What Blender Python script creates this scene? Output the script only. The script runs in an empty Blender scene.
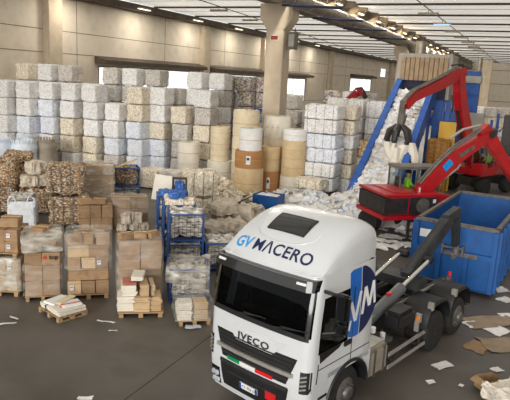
import bpy, bmesh, math, random
import numpy as np
from mathutils import Vector, Matrix, noise, Euler
random.seed(7)
SC = bpy.context.scene
COL = SC.collection
R = math.radians
PI = math.pi

# ------------------------------------------------------------------ camera
F_PX, PITCH, ROLL, CAM_H = 583.6, 0.2087, 0.0517, 6.485
fw = Vector((0, math.cos(PITCH), -math.sin(PITCH)))
up0 = Vector((0, math.sin(PITCH), math.cos(PITCH)))
rt0 = Vector((1, 0, 0))
rt = rt0 * math.cos(ROLL) + up0 * math.sin(ROLL)
up = -rt0 * math.sin(ROLL) + up0 * math.cos(ROLL)
cam = bpy.data.cameras.new('camera')
cam.sensor_width = 36.0
cam.lens = F_PX / 510 * 36.0
cam.clip_end = 500
cam_o = bpy.data.objects.new('camera', cam)
COL.objects.link(cam_o)
mw = Matrix.Identity(4)
for i in range(3):
    mw[i][0], mw[i][1], mw[i][2] = rt[i], up[i], -fw[i]
mw.translation = (0, 0, CAM_H)
cam_o.matrix_world = mw
SC.camera = cam_o


def ray(px, py):
    return (rt * ((px - 255) / F_PX) - up * ((py - 200) / F_PX) + fw)


def G(px, py, z=0.0):
    d = ray(px, py); t = (z - CAM_H) / d.z
    return Vector((0, 0, CAM_H)) + d * t


def A(px, py, Y):
    d = ray(px, py); t = Y / d.y
    return Vector((0, 0, CAM_H)) + d * t


PHI = 0.4279                                   # the hall's long direction
LD = Vector((math.sin(PHI), math.cos(PHI), 0))
CD = Vector((math.cos(PHI), -math.sin(PHI), 0))
HALL = -PHI                                    # z rotation that turns local x into CD and local y into LD


def HP(c, l, z=0.0):
    p = CD * c + LD * l
    return Vector((p.x, p.y, z))


# ------------------------------------------------------------------ materials
def s2l(c):
    return tuple(((v / 255) / 12.92 if v / 255 <= .04045 else ((v / 255 + .055) / 1.055) ** 2.4) for v in c)


def mat(name, cols, rough=.6, metal=0., kind='noise', scale=3., stretch=(1, 1, 1), bump=0., bscale=None, detail=3., alpha=None,
        emit=None, coat=0., const=False, bdist=.02, jitter=0.):
    m = bpy.data.materials.new(name); m.use_nodes = True
    nt = m.node_tree; N = nt.nodes; Lk = nt.links
    b = N['Principled BSDF']
    b.inputs['Roughness'].default_value = rough
    b.inputs['Metallic'].default_value = metal
    if coat: b.inputs['Coat Weight'].default_value = coat
    tc = N.new('ShaderNodeTexCoord'); mp = N.new('ShaderNodeMapping')
    oi = N.new('ShaderNodeObjectInfo')
    mul = N.new('ShaderNodeVectorMath'); mul.operation = 'SCALE'; mul.inputs[0].default_value = (37, 51, 23)
    Lk.new(oi.outputs['Random'], mul.inputs['Scale'])
    add = N.new('ShaderNodeVectorMath'); add.operation = 'ADD'
    Lk.new(tc.outputs['Object'], add.inputs[0]); Lk.new(mul.outputs[0], add.inputs[1])
    Lk.new(add.outputs[0], mp.inputs['Vector'])
    mp.inputs['Scale'].default_value = stretch
    if len(cols) == 1:
        cols = [tuple(max(0, v * .93) for v in cols[0]), tuple(min(255, v * 1.05) for v in cols[0])]
    rp = N.new('ShaderNodeValToRGB')
    e = rp.color_ramp.elements
    n = len(cols)
    for i, c in enumerate(cols):
        lo, hi = (0., 1.) if kind == 'cell' else (.3, .7)
        pos = lo + (hi - lo) * ((i / n) if const else i / (n - 1))
        el = e[i] if i < 2 else e.new(pos)
        el.position = pos; el.color = (*s2l(c), 1)
    if const: rp.color_ramp.interpolation = 'CONSTANT'
    if kind == 'cell':
        t = N.new('ShaderNodeTexVoronoi'); t.inputs['Scale'].default_value = scale
        t.inputs['Randomness'].default_value = 1
        Lk.new(mp.outputs[0], t.inputs['Vector'])
        sp = N.new('ShaderNodeSeparateColor'); Lk.new(t.outputs['Color'], sp.inputs[0])
        fac = sp.outputs[0]
    else:
        t = N.new('ShaderNodeTexNoise'); t.inputs['Scale'].default_value = scale; t.inputs['Detail'].default_value = detail
        Lk.new(mp.outputs[0], t.inputs['Vector'])
        fac = t.outputs['Fac']
    Lk.new(fac, rp.inputs[0])
    col_out = rp.outputs[0]
    if jitter:
        hv = N.new('ShaderNodeHueSaturation')
        mr = N.new('ShaderNodeMapRange')
        mr.inputs['To Min'].default_value = 1 - jitter; mr.inputs['To Max'].default_value = 1 + jitter * .5
        Lk.new(oi.outputs['Random'], mr.inputs['Value']); Lk.new(mr.outputs[0], hv.inputs['Value'])
        Lk.new(col_out, hv.inputs['Color']); col_out = hv.outputs[0]
    Lk.new(col_out, b.inputs['Base Color'])
    if bump:
        bp = N.new('ShaderNodeBump'); bp.inputs['Strength'].default_value = bump; bp.inputs['Distance'].default_value = bdist
        if kind == 'cell' and bscale is None:
            Lk.new(t.outputs['Distance'], bp.inputs['Height'])
        else:
            nb = N.new('ShaderNodeTexNoise'); nb.inputs['Scale'].default_value = bscale or scale * 3; nb.inputs['Detail'].default_value = 4
            Lk.new(mp.outputs[0], nb.inputs['Vector']); Lk.new(nb.outputs['Fac'], bp.inputs['Height'])
        Lk.new(bp.outputs[0], b.inputs['Normal'])
    if alpha is not None:
        b.inputs['Alpha'].default_value = alpha
    if emit:
        Lk.new(col_out, b.inputs['Emission Color']); b.inputs['Emission Strength'].default_value = emit
    return m


def glass(name, tint, rough=.04, thru=.6):
    m = bpy.data.materials.new(name); m.use_nodes = True
    nt = m.node_tree; N = nt.nodes; N.clear()
    o = N.new('ShaderNodeOutputMaterial'); mx = N.new('ShaderNodeMixShader')
    tr = N.new('ShaderNodeBsdfTransparent'); tr.inputs[0].default_value = (*s2l(tint), 1)
    gl = N.new('ShaderNodeBsdfGlossy'); gl.inputs['Roughness'].default_value = rough
    gl.inputs[0].default_value = (.8, .85, .9, 1)
    fr = N.new('ShaderNodeLayerWeight'); fr.inputs[0].default_value = thru
    nt.links.new(fr.outputs['Fresnel'], mx.inputs[0]); nt.links.new(tr.outputs[0], mx.inputs[1]); nt.links.new(gl.outputs[0], mx.inputs[2])
    nt.links.new(mx.outputs[0], o.inputs[0])
    return m


M = {}
# setting
M['floor'] = mat('floor_concrete', [(74, 68, 61), (88, 82, 75), (97, 91, 84), (81, 75, 68)], .5, scale=.45, bump=.12, bscale=9, detail=8)
M['wall'] = mat('precast_wall', [(212, 200, 182), (226, 215, 198), (219, 207, 189)], .85, scale=.8, bump=.05)
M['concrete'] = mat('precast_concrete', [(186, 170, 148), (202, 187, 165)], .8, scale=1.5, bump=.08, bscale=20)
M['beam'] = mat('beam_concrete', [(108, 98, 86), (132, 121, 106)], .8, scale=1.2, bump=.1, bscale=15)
M['rib'] = mat('rib_steel', [(66, 56, 46), (90, 78, 64)], .7, scale=2)
M['skylight'] = mat('translucent_roof_sheet', [(232, 228, 218), (240, 237, 229)], .6, scale=.6, emit=.5)  # glow put into the roof sheets, in place of daylight from above
M['duct'] = mat('galvanised_duct', [(132, 124, 112), (158, 150, 138)], .4, .6, scale=3)
M['lamp'] = mat('lit_lamp', [(255, 240, 205)], .5, emit=3.0)
M['lampcool'] = mat('lit_cool_lamp', [(150, 190, 255)], .5, emit=1.2)
M['pane'] = mat('frosted_daylight_pane', [(236, 242, 250), (250, 252, 255)], .3, scale=.3, emit=1.1)
# paper
M['b_white'] = mat('white_paper_bale', [(206, 204, 202), (236, 235, 233), (244, 244, 244), (222, 221, 220), (247, 247, 247), (236, 229, 219), (240, 241, 243)], .85,
                   kind='cell', scale=14, stretch=(1, 1, 1.7), bump=.28, bdist=.03, const=True, jitter=.06)
M['b_cool'] = mat('bluish_paper_bale', [(202, 208, 222), (228, 233, 244), (240, 243, 249), (218, 226, 240), (244, 246, 250), (234, 236, 242)], .85,
                  kind='cell', scale=14, stretch=(1, 1, 1.6), bump=.28, bdist=.03, const=True, jitter=.06)
M['b_cream'] = mat('cream_paper_bale', [(200, 184, 158), (236, 225, 204), (243, 235, 219), (224, 211, 187), (246, 240, 228), (216, 203, 178)], .85,
                   kind='cell', scale=14, stretch=(1.6, 1.6, 1), bump=.28, bdist=.03, const=True, jitter=.06)
M['b_grey'] = mat('grey_paper_bale', [(172, 166, 159), (208, 202, 195), (216, 211, 205), (194, 188, 182), (224, 220, 215), (202, 194, 182)], .85,
                  kind='cell', scale=14, stretch=(1, 1, 1.8), bump=.28, bdist=.03, const=True, jitter=.08)
M['b_tan'] = mat('tan_paper_bale', [(112, 86, 54), (198, 168, 122), (214, 186, 142), (176, 144, 98), (226, 204, 166)], .85,
                 kind='cell', scale=8, stretch=(1, 1, 2.2), bump=.8, bdist=.04, const=True, jitter=.06)
M['b_mix'] = mat('mixed_colour_bale', [(120, 112, 106), (204, 198, 190), (220, 216, 212), (176, 168, 160), (192, 136, 116), (212, 207, 203), (140, 156, 188), (220, 208, 160), (228, 226, 224), (168, 160, 152)], .8,
                 kind='cell', scale=8, stretch=(1, 1, 1.6), bump=.8, bdist=.04, const=True)
M['b_blue'] = mat('blue_mixed_bale', [(50, 66, 110), (70, 104, 170), (190, 194, 204), (96, 132, 196), (210, 210, 214), (60, 84, 140), (180, 176, 170)], .8,
                  kind='cell', scale=8, stretch=(1, 1, 1.6), bump=.8, bdist=.04, const=True)
M['b_waste'] = mat('mixed_cardboard_bale', [(92, 72, 54), (158, 126, 92), (180, 150, 112), (128, 100, 74), (204, 190, 170), (166, 132, 96), (110, 92, 74), (216, 208, 198), (142, 114, 84)], .85,
                   kind='cell', scale=15, stretch=(1, 1, 2.2), bump=.8, bdist=.04, const=True)
M['b_shred'] = mat('brown_shredded_bale', [(84, 64, 46), (164, 128, 86), (186, 150, 106), (134, 102, 68), (206, 190, 164), (172, 132, 90), (220, 212, 198)], .85,
                   kind='cell', scale=17, stretch=(1, 1, 1.2), bump=.8, bdist=.04, const=True)
M['paper'] = mat('white_paper', [(226, 224, 220), (240, 239, 236)], .8, scale=5, jitter=.06)
M['paperstrew'] = mat('strewn_paper', [(214, 211, 207), (234, 233, 231), (222, 214, 200), (238, 238, 240), (222, 226, 234)], .85, kind='cell', scale=3, const=True)
M['creamp'] = mat('cream_paper', [(214, 198, 168), (228, 214, 186)], .85, scale=3, bump=.3, bscale=8, jitter=.05)
M['ivory'] = mat('ivory_paper', [(222, 214, 198), (234, 228, 214)], .85, scale=3, bump=.3, bscale=8, jitter=.05)
M['beige'] = mat('beige_paper', [(204, 178, 136), (218, 194, 154)], .8, scale=2.5, bump=.3, bscale=8)
M['kraft'] = mat('kraft_wrap', [(166, 118, 70), (182, 134, 84)], .75, scale=2, bump=.2)
M['carton'] = mat('corrugated_cardboard', [(142, 112, 82), (165, 134, 101), (152, 122, 90)], .8, scale=3, bump=.15, bscale=14, jitter=.24)
M['cartonpale'] = mat('pale_cardboard', [(190, 160, 120), (208, 180, 142)], .8, scale=3, bump=.15, bscale=14, jitter=.1)
M['greycard'] = mat('grey_brown_card', [(140, 122, 102), (160, 141, 120)], .85, scale=3, bump=.15, bscale=12)
M['tape'] = mat('packing_tape', [(186, 152, 104)], .35, scale=3)
M['seam'] = mat('cardboard_crease', [(118, 92, 66)], .8, scale=3)
M['labelw'] = mat('label_white', [(226, 226, 226)], .6, scale=3)
M['ink'] = mat('dark_ink', [(60, 48, 40)], .7, scale=3)
M['redink'] = mat('red_ink', [(196, 52, 40)], .7, scale=3)
M['dustred'] = mat('dusty_red_cover', [(178, 100, 88), (190, 118, 104)], .8, scale=3)
M['wood'] = mat('pallet_wood', [(150, 122, 86), (180, 150, 110), (132, 104, 72)], .8, scale=4, stretch=(.4, 3, 3), bump=.2, jitter=.12)
M['film'] = None
M['bag'] = mat('white_woven_bag', [(206, 208, 212), (226, 228, 232)], .7, scale=4, bump=.4, bscale=6)
M['bagcool'] = mat('pale_blue_woven_bag', [(206, 216, 228), (226, 234, 243)], .7, scale=2, bump=.3, bscale=4)
M['baggrey'] = mat('grey_woven_bag', [(150, 138, 124), (170, 158, 142)], .7, scale=2, bump=.3, bscale=4)
M['sacks'] = mat('translucent_sacks', [(176, 160, 138), (206, 194, 176), (190, 176, 156)], .5, scale=2.5, bump=.6, bscale=6)
M['bincage'] = mat('blue_bin_paint', [(34, 70, 130), (50, 92, 160), (40, 60, 100)], .5, .1, scale=5)
M['bluepl'] = mat('blue_plastic', [(36, 84, 160), (66, 118, 196)], .35, scale=4, bump=.4)
M['wire'] = mat('dark_wire', [(104, 102, 102)], .5, .6, scale=5)
M['mixpap'] = mat('loose_mixed_paper', [(128, 122, 114), (206, 201, 194), (222, 219, 214), (182, 174, 162), (232, 230, 227), (160, 152, 142), (200, 188, 168)], .85,
                  kind='cell', scale=9, stretch=(.7, .7, 3.4), bump=.7, bdist=.04, const=True)
# vehicles
M['cabwhite'] = mat('white_truck_paint', [(200, 202, 204), (207, 209, 211)], .28, scale=1, coat=.4)
M['black'] = mat('black_plastic', [(20, 20, 22), (30, 30, 32)], .5, scale=4)
M['gloss'] = mat('gloss_black', [(10, 11, 14)], .12, scale=3, coat=.5)
M['dark'] = mat('dark_cab_trim', [(26, 25, 26), (40, 38, 38)], .8, scale=4)
M['rubber'] = mat('tyre_rubber', [(22, 21, 20), (36, 34, 32)], .85, scale=8, bump=.2)
M['steel'] = mat('rim_steel', [(92, 90, 86), (120, 117, 112)], .45, .6, scale=5)
M['alu'] = mat('brushed_aluminium', [(168, 164, 156), (190, 186, 178)], .38, .55, scale=5)
M['tank'] = mat('grey_tank_metal', [(140, 132, 118), (162, 153, 138)], .5, .2, scale=3, bump=.05)
M['chassis'] = mat('chassis_grease', [(24, 23, 22), (48, 45, 41), (34, 31, 29)], .6, .1, scale=4)
M['hookgrey'] = mat('dark_grey_hook_paint', [(40, 42, 44), (62, 64, 66)], .45, .2, scale=3)
M['cylgrey'] = mat('grey_cylinder_paint', [(84, 88, 90), (104, 108, 110)], .45, .2, scale=3)
M['chrome'] = mat('polished_rod', [(216, 216, 214)], .15, .9, scale=3)
M['logolight'] = mat('light_blue_vinyl', [(0, 136, 214), (20, 150, 226)], .4, scale=3)
M['logomid'] = mat('blue_vinyl', [(14, 92, 178), (26, 104, 190)], .35, scale=3)
M['logonavy'] = mat('navy_vinyl', [(14, 28, 70), (20, 36, 82)], .35, scale=3)
M['white'] = mat('white_vinyl', [(232, 232, 232)], .4, scale=3)
M['green'] = mat('flag_green', [(0, 132, 72)], .4, scale=3)
M['red'] = mat('flag_red', [(206, 30, 34)], .4, scale=3)
M['badge'] = mat('badge_grey', [(70, 72, 78)], .3, .5, scale=3)
M['plateblue'] = mat('plate_blue', [(30, 70, 160)], .4, scale=3)
M['orange'] = mat('amber_lens', [(226, 120, 30)], .3, scale=3)
M['lens'] = mat('headlamp_lens', [(190, 196, 204)], .1, .3, scale=3)
M['exred'] = mat('excavator_red', [(160, 16, 26), (184, 22, 32)], .4, scale=2, coat=.3)
M['exdark'] = mat('excavator_dark_panel', [(34, 30, 30), (54, 48, 46)], .5, scale=5)
M['exgrey'] = mat('excavator_grey', [(92, 88, 82), (118, 112, 104)], .55, .2, scale=4)
M['conblue'] = mat('blue_container_paint', [(2, 70, 134), (6, 84, 154), (4, 62, 118)], .5, scale=1.2, bump=.06, bscale=10)
M['conrust'] = mat('worn_container_rim', [(82, 82, 84), (108, 106, 104), (92, 76, 64)], .65, .2, scale=4)
M['beltblue'] = mat('conveyor_blue', [(24, 76, 158), (40, 96, 180)], .5, scale=2)
M['rubbercurtain'] = mat('beige_slat_curtain', [(146, 122, 94), (172, 148, 118)], .7, scale=3)
M['darkblue'] = mat('dark_navy_paint', [(18, 28, 56), (26, 38, 72)], .6, scale=3)
M['mblue'] = mat('machine_blue', [(16, 70, 150), (28, 92, 176)], .5, scale=2)
M['mgrey'] = mat('machine_grey', [(154, 148, 138), (172, 167, 158)], .5, scale=2)
M['yellow'] = mat('machine_yellow', [(214, 164, 24), (228, 180, 40)], .5, scale=2)
M['ochre'] = mat('cardboard_block', [(150, 104, 42), (178, 128, 60), (130, 88, 36)], .8, kind='cell', scale=5, stretch=(1, 1, 3), bump=.5)
M['skin'] = mat('skin', [(196, 148, 118)], .6, scale=3)
M['hivis'] = mat('lime_jacket', [(150, 214, 40), (168, 228, 60)], .7, scale=3)
M['trouser'] = mat('dark_trousers', [(40, 44, 56)], .8, scale=3)
M['hair'] = mat('dark_hair', [(42, 32, 26)], .8, scale=6)
M['signred'] = mat('dark_red_sign', [(128, 46, 34)], .6, scale=3)
M['wglass'] = glass('windscreen_glass', (84, 90, 98), .03, .2)
M['eglass'] = glass('cab_glass', (236, 240, 241), .03, .12)


def film(name, a, tint=(226, 222, 214)):
    m = bpy.data.materials.new(name); m.use_nodes = True
    nt = m.node_tree; N = nt.nodes
    b = N['Principled BSDF']; b.inputs['Base Color'].default_value = (*s2l(tint), 1); b.inputs['Roughness'].default_value = .22
    t = N.new('ShaderNodeTexNoise'); t.inputs['Scale'].default_value = 2.2; t.inputs['Detail'].default_value = 5
    mp = N.new('ShaderNodeMapping'); mp.inputs['Scale'].default_value = (1, 1, 2.6)
    tc = N.new('ShaderNodeTexCoord'); nt.links.new(tc.outputs['Object'], mp.inputs[0]); nt.links.new(mp.outputs[0], t.inputs[0])
    mr = N.new('ShaderNodeMapRange'); mr.inputs['From Min'].default_value = .4; mr.inputs['From Max'].default_value = .72
    mr.inputs['To Min'].default_value = a * .3; mr.inputs['To Max'].default_value = a * 1.7
    nt.links.new(t.outputs['Fac'], mr.inputs[0]); nt.links.new(mr.outputs[0], b.inputs['Alpha'])
    bp = N.new('ShaderNodeBump'); bp.inputs['Strength'].default_value = .7; bp.inputs['Distance'].default_value = .03
    nt.links.new(t.outputs['Fac'], bp.inputs['Height']); nt.links.new(bp.outputs[0], b.inputs['Normal'])
    return m


M['film'] = film('stretch_film', .22)
M['filmthick'] = film('cloudy_plastic_sheet', .6, (206, 200, 188))


# ------------------------------------------------------------------ geometry helpers
class MB:
    """collects shapes; build() links them as one mesh object"""
    def __init__(s): s.v = []; s.f = []; s.m = []

    def add(s, vs, fs, m=0):
        o = len(s.v); s.v += [tuple(v) for v in vs]; s.f += [tuple(i + o for i in f) for f in fs]; s.m += [m] * len(fs); return s

    def box(s, c, d, rot=None, m=0):
        x, y, z = (k / 2 for k in d)
        vs = [Vector(p) for p in ((-x, -y, -z), (x, -y, -z), (x, y, -z), (-x, y, -z), (-x, -y, z), (x, -y, z), (x, y, z), (-x, y, z))]
        if rot is not None:
            mt = rot if isinstance(rot, Matrix) else Euler(rot).to_matrix()
            vs = [mt @ v for v in vs]
        c = Vector(c)
        return s.add([v + c for v in vs], [(3, 2, 1, 0), (4, 5, 6, 7), (0, 1, 5, 4), (1, 2, 6, 5), (2, 3, 7, 6), (3, 0, 4, 7)], m)

    def b2(s, p0, p1, m=0):
        c = [(a + b) / 2 for a, b in zip(p0, p1)]; d = [abs(b - a) for a, b in zip(p0, p1)]
        return s.box(c, d, None, m)

    def bar(s, a, b, w, t=None, upv=(0, 0, 1), m=0):
        a, b = Vector(a), Vector(b); d = b - a; l = d.length; x = d / l
        z = Vector(upv); y = z.cross(x)
        if y.length < 1e-4: y = Vector((0, 1, 0)).cross(x)
        y.normalize(); z = x.cross(y)
        mt = Matrix((x, y, z)).transposed()
        return s.box((a + b) / 2, (l, w, t or w), mt, m)

    def tube(s, pts, r, n=10, m=0, caps=True):
        pts = [Vector(p) for p in pts]; rs = r if isinstance(r, (list, tuple)) else [r] * len(pts)
        vs = []; fs = []; prev = None
        for i, p in enumerate(pts):
            d = (pts[min(i + 1, len(pts) - 1)] - pts[max(i - 1, 0)]).normalized()
            if prev is None:
                a = Vector((0, 0, 1)) if abs(d.z) < .9 else Vector((1, 0, 0))
                u = d.cross(a).normalized()
            else:
                u = (prev - d * prev.dot(d)).normalized()
            w = d.cross(u); prev = u
            for k in range(n):
                t = 2 * PI * k / n; vs.append(p + (u * math.cos(t) + w * math.sin(t)) * rs[i])
        for i in range(len(pts) - 1):
            for k in range(n):
                k2 = (k + 1) % n
                fs.append((i * n + k, i * n + k2, (i + 1) * n + k2, (i + 1) * n + k))
        if caps:
            fs.append(tuple(range(n - 1, -1, -1))); fs.append(tuple((len(pts) - 1) * n + k for k in range(n)))
        return s.add(vs, fs, m)

    def lathe(s, prof, n=24, mt=None, m=0):
        """prof: (radius, height) pairs about z"""
        vs = []; fs = []
        for r, z in prof:
            for k in range(n):
                t = 2 * PI * k / n; v = Vector((r * math.cos(t), r * math.sin(t), z)); vs.append(mt @ v if mt else v)
        for i in range(len(prof) - 1):
            for k in range(n):
                k2 = (k + 1) % n
                fs.append((i * n + k, i * n + k2, (i + 1) * n + k2, (i + 1) * n + k))
        fs.append(tuple(range(n - 1, -1, -1))); fs.append(tuple((len(prof) - 1) * n + k for k in range(n)))
        return s.add(vs, fs, m)

    def prism(s, poly, a, b, axis='y', m=0):
        """2D polygon extruded from a to b along axis"""
        def P(u, v, w): return {'y': (u, w, v), 'x': (w, u, v), 'z': (u, v, w)}[axis]
        n = len(poly)
        vs = [P(u, v, a) for u, v in poly] + [P(u, v, b) for u, v in poly]
        fs = [tuple(range(n)), tuple(range(2 * n - 1, n - 1, -1))] + [(i, (i + 1) % n, n + (i + 1) % n, n + i) for i in range(n)]
        return s.add(vs, fs, m)

    def grid(s, pts, m=0, closed=False):
        """rows of points"""
        nr, nc = len(pts), len(pts[0])
        vs = [p for r in pts for p in r]; fs = []
        for i in range(nr - 1):
            for j in range(nc - (0 if closed else 1)):
                j2 = (j + 1) % nc
                fs.append((i * nc + j, i * nc + j2, (i + 1) * nc + j2, (i + 1) * nc + j))
        return s.add(vs, fs, m)

    def build(s, name, mats, parent=None, bevel=0., smooth=False, loc=None, rz=0., fix=True):
        me = bpy.data.meshes.new(name)
        me.from_pydata(s.v, [], s.f)
        for mm in (mats if isinstance(mats, (list, tuple)) else [mats]): me.materials.append(mm)
        me.polygons.foreach_set('material_index', s.m)
        bm = bmesh.new(); bm.from_mesh(me)
        if fix: bmesh.ops.recalc_face_normals(bm, faces=bm.faces)
        if bevel:
            es = [e for e in bm.edges if len(e.link_faces) == 2 and e.calc_face_angle(0) > .6]
            bmesh.ops.bevel(bm, geom=es, offset=bevel, segments=2, affect='EDGES', clamp_overlap=True)
        bm.to_mesh(me); bm.free()
        if smooth:
            me.polygons.foreach_set('use_smooth', [True] * len(me.polygons))
            try: me.set_sharp_from_angle(angle=R(38))
            except Exception: pass
        o = bpy.data.objects.new(name, me); COL.objects.link(o)
        if parent: o.parent = parent
        if loc is not None: o.location = loc
        o.rotation_euler.z = rz
        return o


def tag(o, label=None, cat=None, group=None, kind=None):
    if label: o['label'] = label
    if cat: o['category'] = cat
    if group: o['group'] = group
    if kind: o['kind'] = kind
    return o


def thing(name, label, cat, loc=(0, 0, 0), rz=0., group=None):
    o = bpy.data.objects.new(name, None); COL.objects.link(o)
    o.empty_display_size = .1
    o.location = loc; o.rotation_euler = (0, 0, rz)
    return tag(o, label, cat, group)


def struct(o):
    o['kind'] = 'structure'; return o


def kids(o): return [c for c in bpy.data.objects if c.parent == o]


_kid = {}
def freeze(root):
    """remember a prototype's parts so that copies need no search"""
    _kid[root.name] = [(c, kids(c)) for c in kids(root)]
    return root


def dup(root, label, loc, rz=0., group=None, scale=None):
    c = root.copy(); COL.objects.link(c)
    c.location = loc; c.rotation_euler = (0, 0, rz); c['label'] = label
    if group: c['group'] = group
    if scale: c.scale = scale
    for ch, gs in _kid.get(root.name, []):
        d = ch.copy(); COL.objects.link(d); d.parent = c
        for g in gs:
            e = g.copy(); COL.objects.link(e); e.parent = d
    return c


_used = set()
def place(proto, label, loc, rz=0., group=None, scale=None):
    """the first placing moves the prototype itself, later ones copy it"""
    if proto.name not in _used:
        _used.add(proto.name)
        proto.location = loc; proto.rotation_euler = (0, 0, rz); proto['label'] = label
        if group: proto['group'] = group
        if scale: proto.scale = scale
        return proto
    return dup(proto, label, loc, rz, group, scale)


def text_mesh(txt, size, bold=.0, shear=0., xs=1., space=1.):
    cu = bpy.data.curves.new('lettering', 'FONT'); cu.body = txt; cu.size = size
    cu.offset = bold; cu.shear = shear; cu.space_character = space; cu.resolution_u = 3
    o = bpy.data.objects.new('lettering', cu); COL.objects.link(o)
    dg = bpy.context.evaluated_depsgraph_get()
    me = bpy.data.meshes.new_from_object(o.evaluated_get(dg))
    bm = bmesh.new(); bm.from_mesh(me)
    bmesh.ops.remove_doubles(bm, verts=bm.verts, dist=1e-5)
    bmesh.ops.triangulate(bm, faces=bm.faces)
    for _ in range(2):
        es = [e for e in bm.edges if e.calc_length() > .07]
        if es: bmesh.ops.subdivide_edges(bm, edges=es, cuts=1, use_grid_fill=False)
        bmesh.ops.triangulate(bm, faces=bm.faces)
    vs = [(v.co.x * xs, v.co.y) for v in bm.verts]; bm.verts.index_update()
    fs = [[v.index for v in f.verts] for f in bm.faces]
    bm.free(); bpy.data.objects.remove(o); bpy.data.curves.remove(cu)
    return vs, fs


def text_part(txt, size, fn, name, m, parent, **k):
    vs, fs = text_mesh(txt, size, **k)
    w = max(v[0] for v in vs)
    mb = MB(); mb.add([fn(x, y, w) for x, y in vs], fs)
    return mb.build(name, m, parent, fix=False), w


def lump(w, d, h, amp=.05, cuts=9, seed=0, fr=2.2, bands=3, rnd=.12, taper=0.):
    """a bale-like lumpy block, base at z = 0"""
    bm = bmesh.new(); bmesh.ops.create_cube(bm, size=1)
    bmesh.ops.subdivide_edges(bm, edges=bm.edges, cuts=cuts, use_grid_fill=True)
    off = Vector((seed * 7.3, seed * 3.1, seed * 5.7))
    for v in bm.verts:
        p = v.co.copy()
        q = Vector((p.x * w, p.y * d, p.z * h))
        n = Vector((p.x ** 7, p.y ** 7, p.z ** 7)); n = n.normalized() if n.length > 1e-9 else Vector((0, 0, 1))
        ex = sum(1 for k in p if abs(k) > .49)
        if ex >= 2: q *= (1 - rnd * .35 * (ex - 1))
        bl = .5 + .5 * math.cos(p.x * 2 * PI * bands)
        a = noise.fractal(q * fr + off, .8, 2.1, 4) * amp + bl * amp * .45 - amp * .5
        q += n * a
        if taper: q.x *= 1 - taper * (p.z + .5); q.y *= 1 - taper * (p.z + .5)
        v.co = q + Vector((0, 0, h / 2))
    zs = min(v.co.z for v in bm.verts)
    for v in bm.verts: v.co.z = max(v.co.z - zs, 0)
    me = bpy.data.meshes.new('bale'); bm.to_mesh(me); bm.free()
    return me


def loops(w, d, h, n, r=.012, axis='x'):
    mb = MB()
    for i in range(n):
        t = (i + .5) / n - .5
        if axis == 'x':
            x = t * w; p = [(x, -d / 2, .02), (x, d / 2, .02), (x, d / 2, h), (x, -d / 2, h), (x, -d / 2, .02)]
        else:
            y = t * d; p = [(-w / 2, y, .02), (w / 2, y, .02), (w / 2, y, h), (-w / 2, y, h), (-w / 2, y, .02)]
        mb.tube(p, r, 5, caps=False)
    return mb


ORD = ['lowest', 'second', 'third', 'fourth', 'fifth', 'sixth', 'seventh', 'eighth', 'ninth', 'tenth', 'eleventh', 'twelfth', 'thirteenth', 'fourteenth']
ORDN = ['first'] + ORD[1:]

# ------------------------------------------------------------------ the hall
C_WALL, C_BEAM, C_RIGHT = -32.1, -14.5, 16.0
L0, L1 = -5.0, 150.0
Z_R, Z_L, Z_EAVE, Z_UND = 12.4, 12.2, 11.4, 10.8


def hall_obj(mb, name, m, **k):
    o = mb.build(name, m, rz=HALL, **k); return o


mb = MB(); mb.b2((C_WALL - 1, L0 - 14, -.3), (C_RIGHT + 6, L1 + 1, 0)); fl = struct(hall_obj(mb, 'floor', M['floor']))
# sawn joints in the slab
j = 0
for a, b in ((G(112, 400), G(208, 338)), (G(208, 338), G(300, 280))):
    pass
dj = (G(205, 340) - G(130, 396)).normalized()
p0 = G(130, 396) - dj * 6; p1 = G(130, 396) + dj * 40
mb = MB(); mb.bar(p0 + Vector((0, 0, -.004)), p1 + Vector((0, 0, -.004)), .025, .012)
struct(mb.build('floor_joint', mat('joint_filler', [(52, 48, 44)], .9)))
# window wall, with openings where the windows are
WIN = [(38.5, 53.5, 3.0, 6.7), (56.7, 69.1, 3.0, 6.6), (71.7, 86.9, 3.0, 6.55), (111.8, 127.8, 4.5, 7.15), (136, 141, 7.7, 9.8)]
mb = MB()
x0, x1 = C_WALL - .4, C_WALL
l = L0
for (a, b, z0, z1) in WIN:
    mb.b2((x0, l, 0), (x1, a, Z_EAVE)); mb.b2((x0, a, 0), (x1, b, z0)); mb.b2((x0, a, z1), (x1, b, Z_EAVE)); l = b
mb.b2((x0, l, 0), (x1, L1, Z_EAVE))
struct(hall_obj(mb, 'wall_left', M['wall']))
for i, (a, b, z0, z1) in enumerate(WIN):
    mb = MB()
    for y0, y1, q0, q1 in ((a, a + .15, z0, z1), (b - .15, b, z0, z1), (a, b, z0, z0 + .15), (a, b, z1 - .15, z1)):
        mb.b2((x0 + .27, y0, q0), (x0 + .38, y1, q1))
    n = max(2, int((b - a) / 4))
    if i < 4:
        for k in range(1, n):
            y = a + (b - a) * k / n; mb.b2((x0 + .27, y - .05, z0), (x0 + .38, y + .05, z1))
    w = struct(hall_obj(mb, 'window_%d' % (i + 1), M['mgrey']))
    mb = MB(); mb.b2((x0 + .30, a + .1, z0 + .1), (x0 + .33, b - .1, z1 - .1)); mb.build('window_pane', M['pane'], w)
    if i < 4:
        mb = MB(); mb.prism([(C_WALL + .02, z1 + .75), (C_WALL + 1.1, z1 + .45), (C_WALL + 1.1, z1 + .15), (C_WALL + .02, z1 + .15)], a - .5, b + .9, 'y')
        t = struct(hall_obj(mb, 'trim_%d' % (i + 1), M['rib'], bevel=.03))
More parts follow.
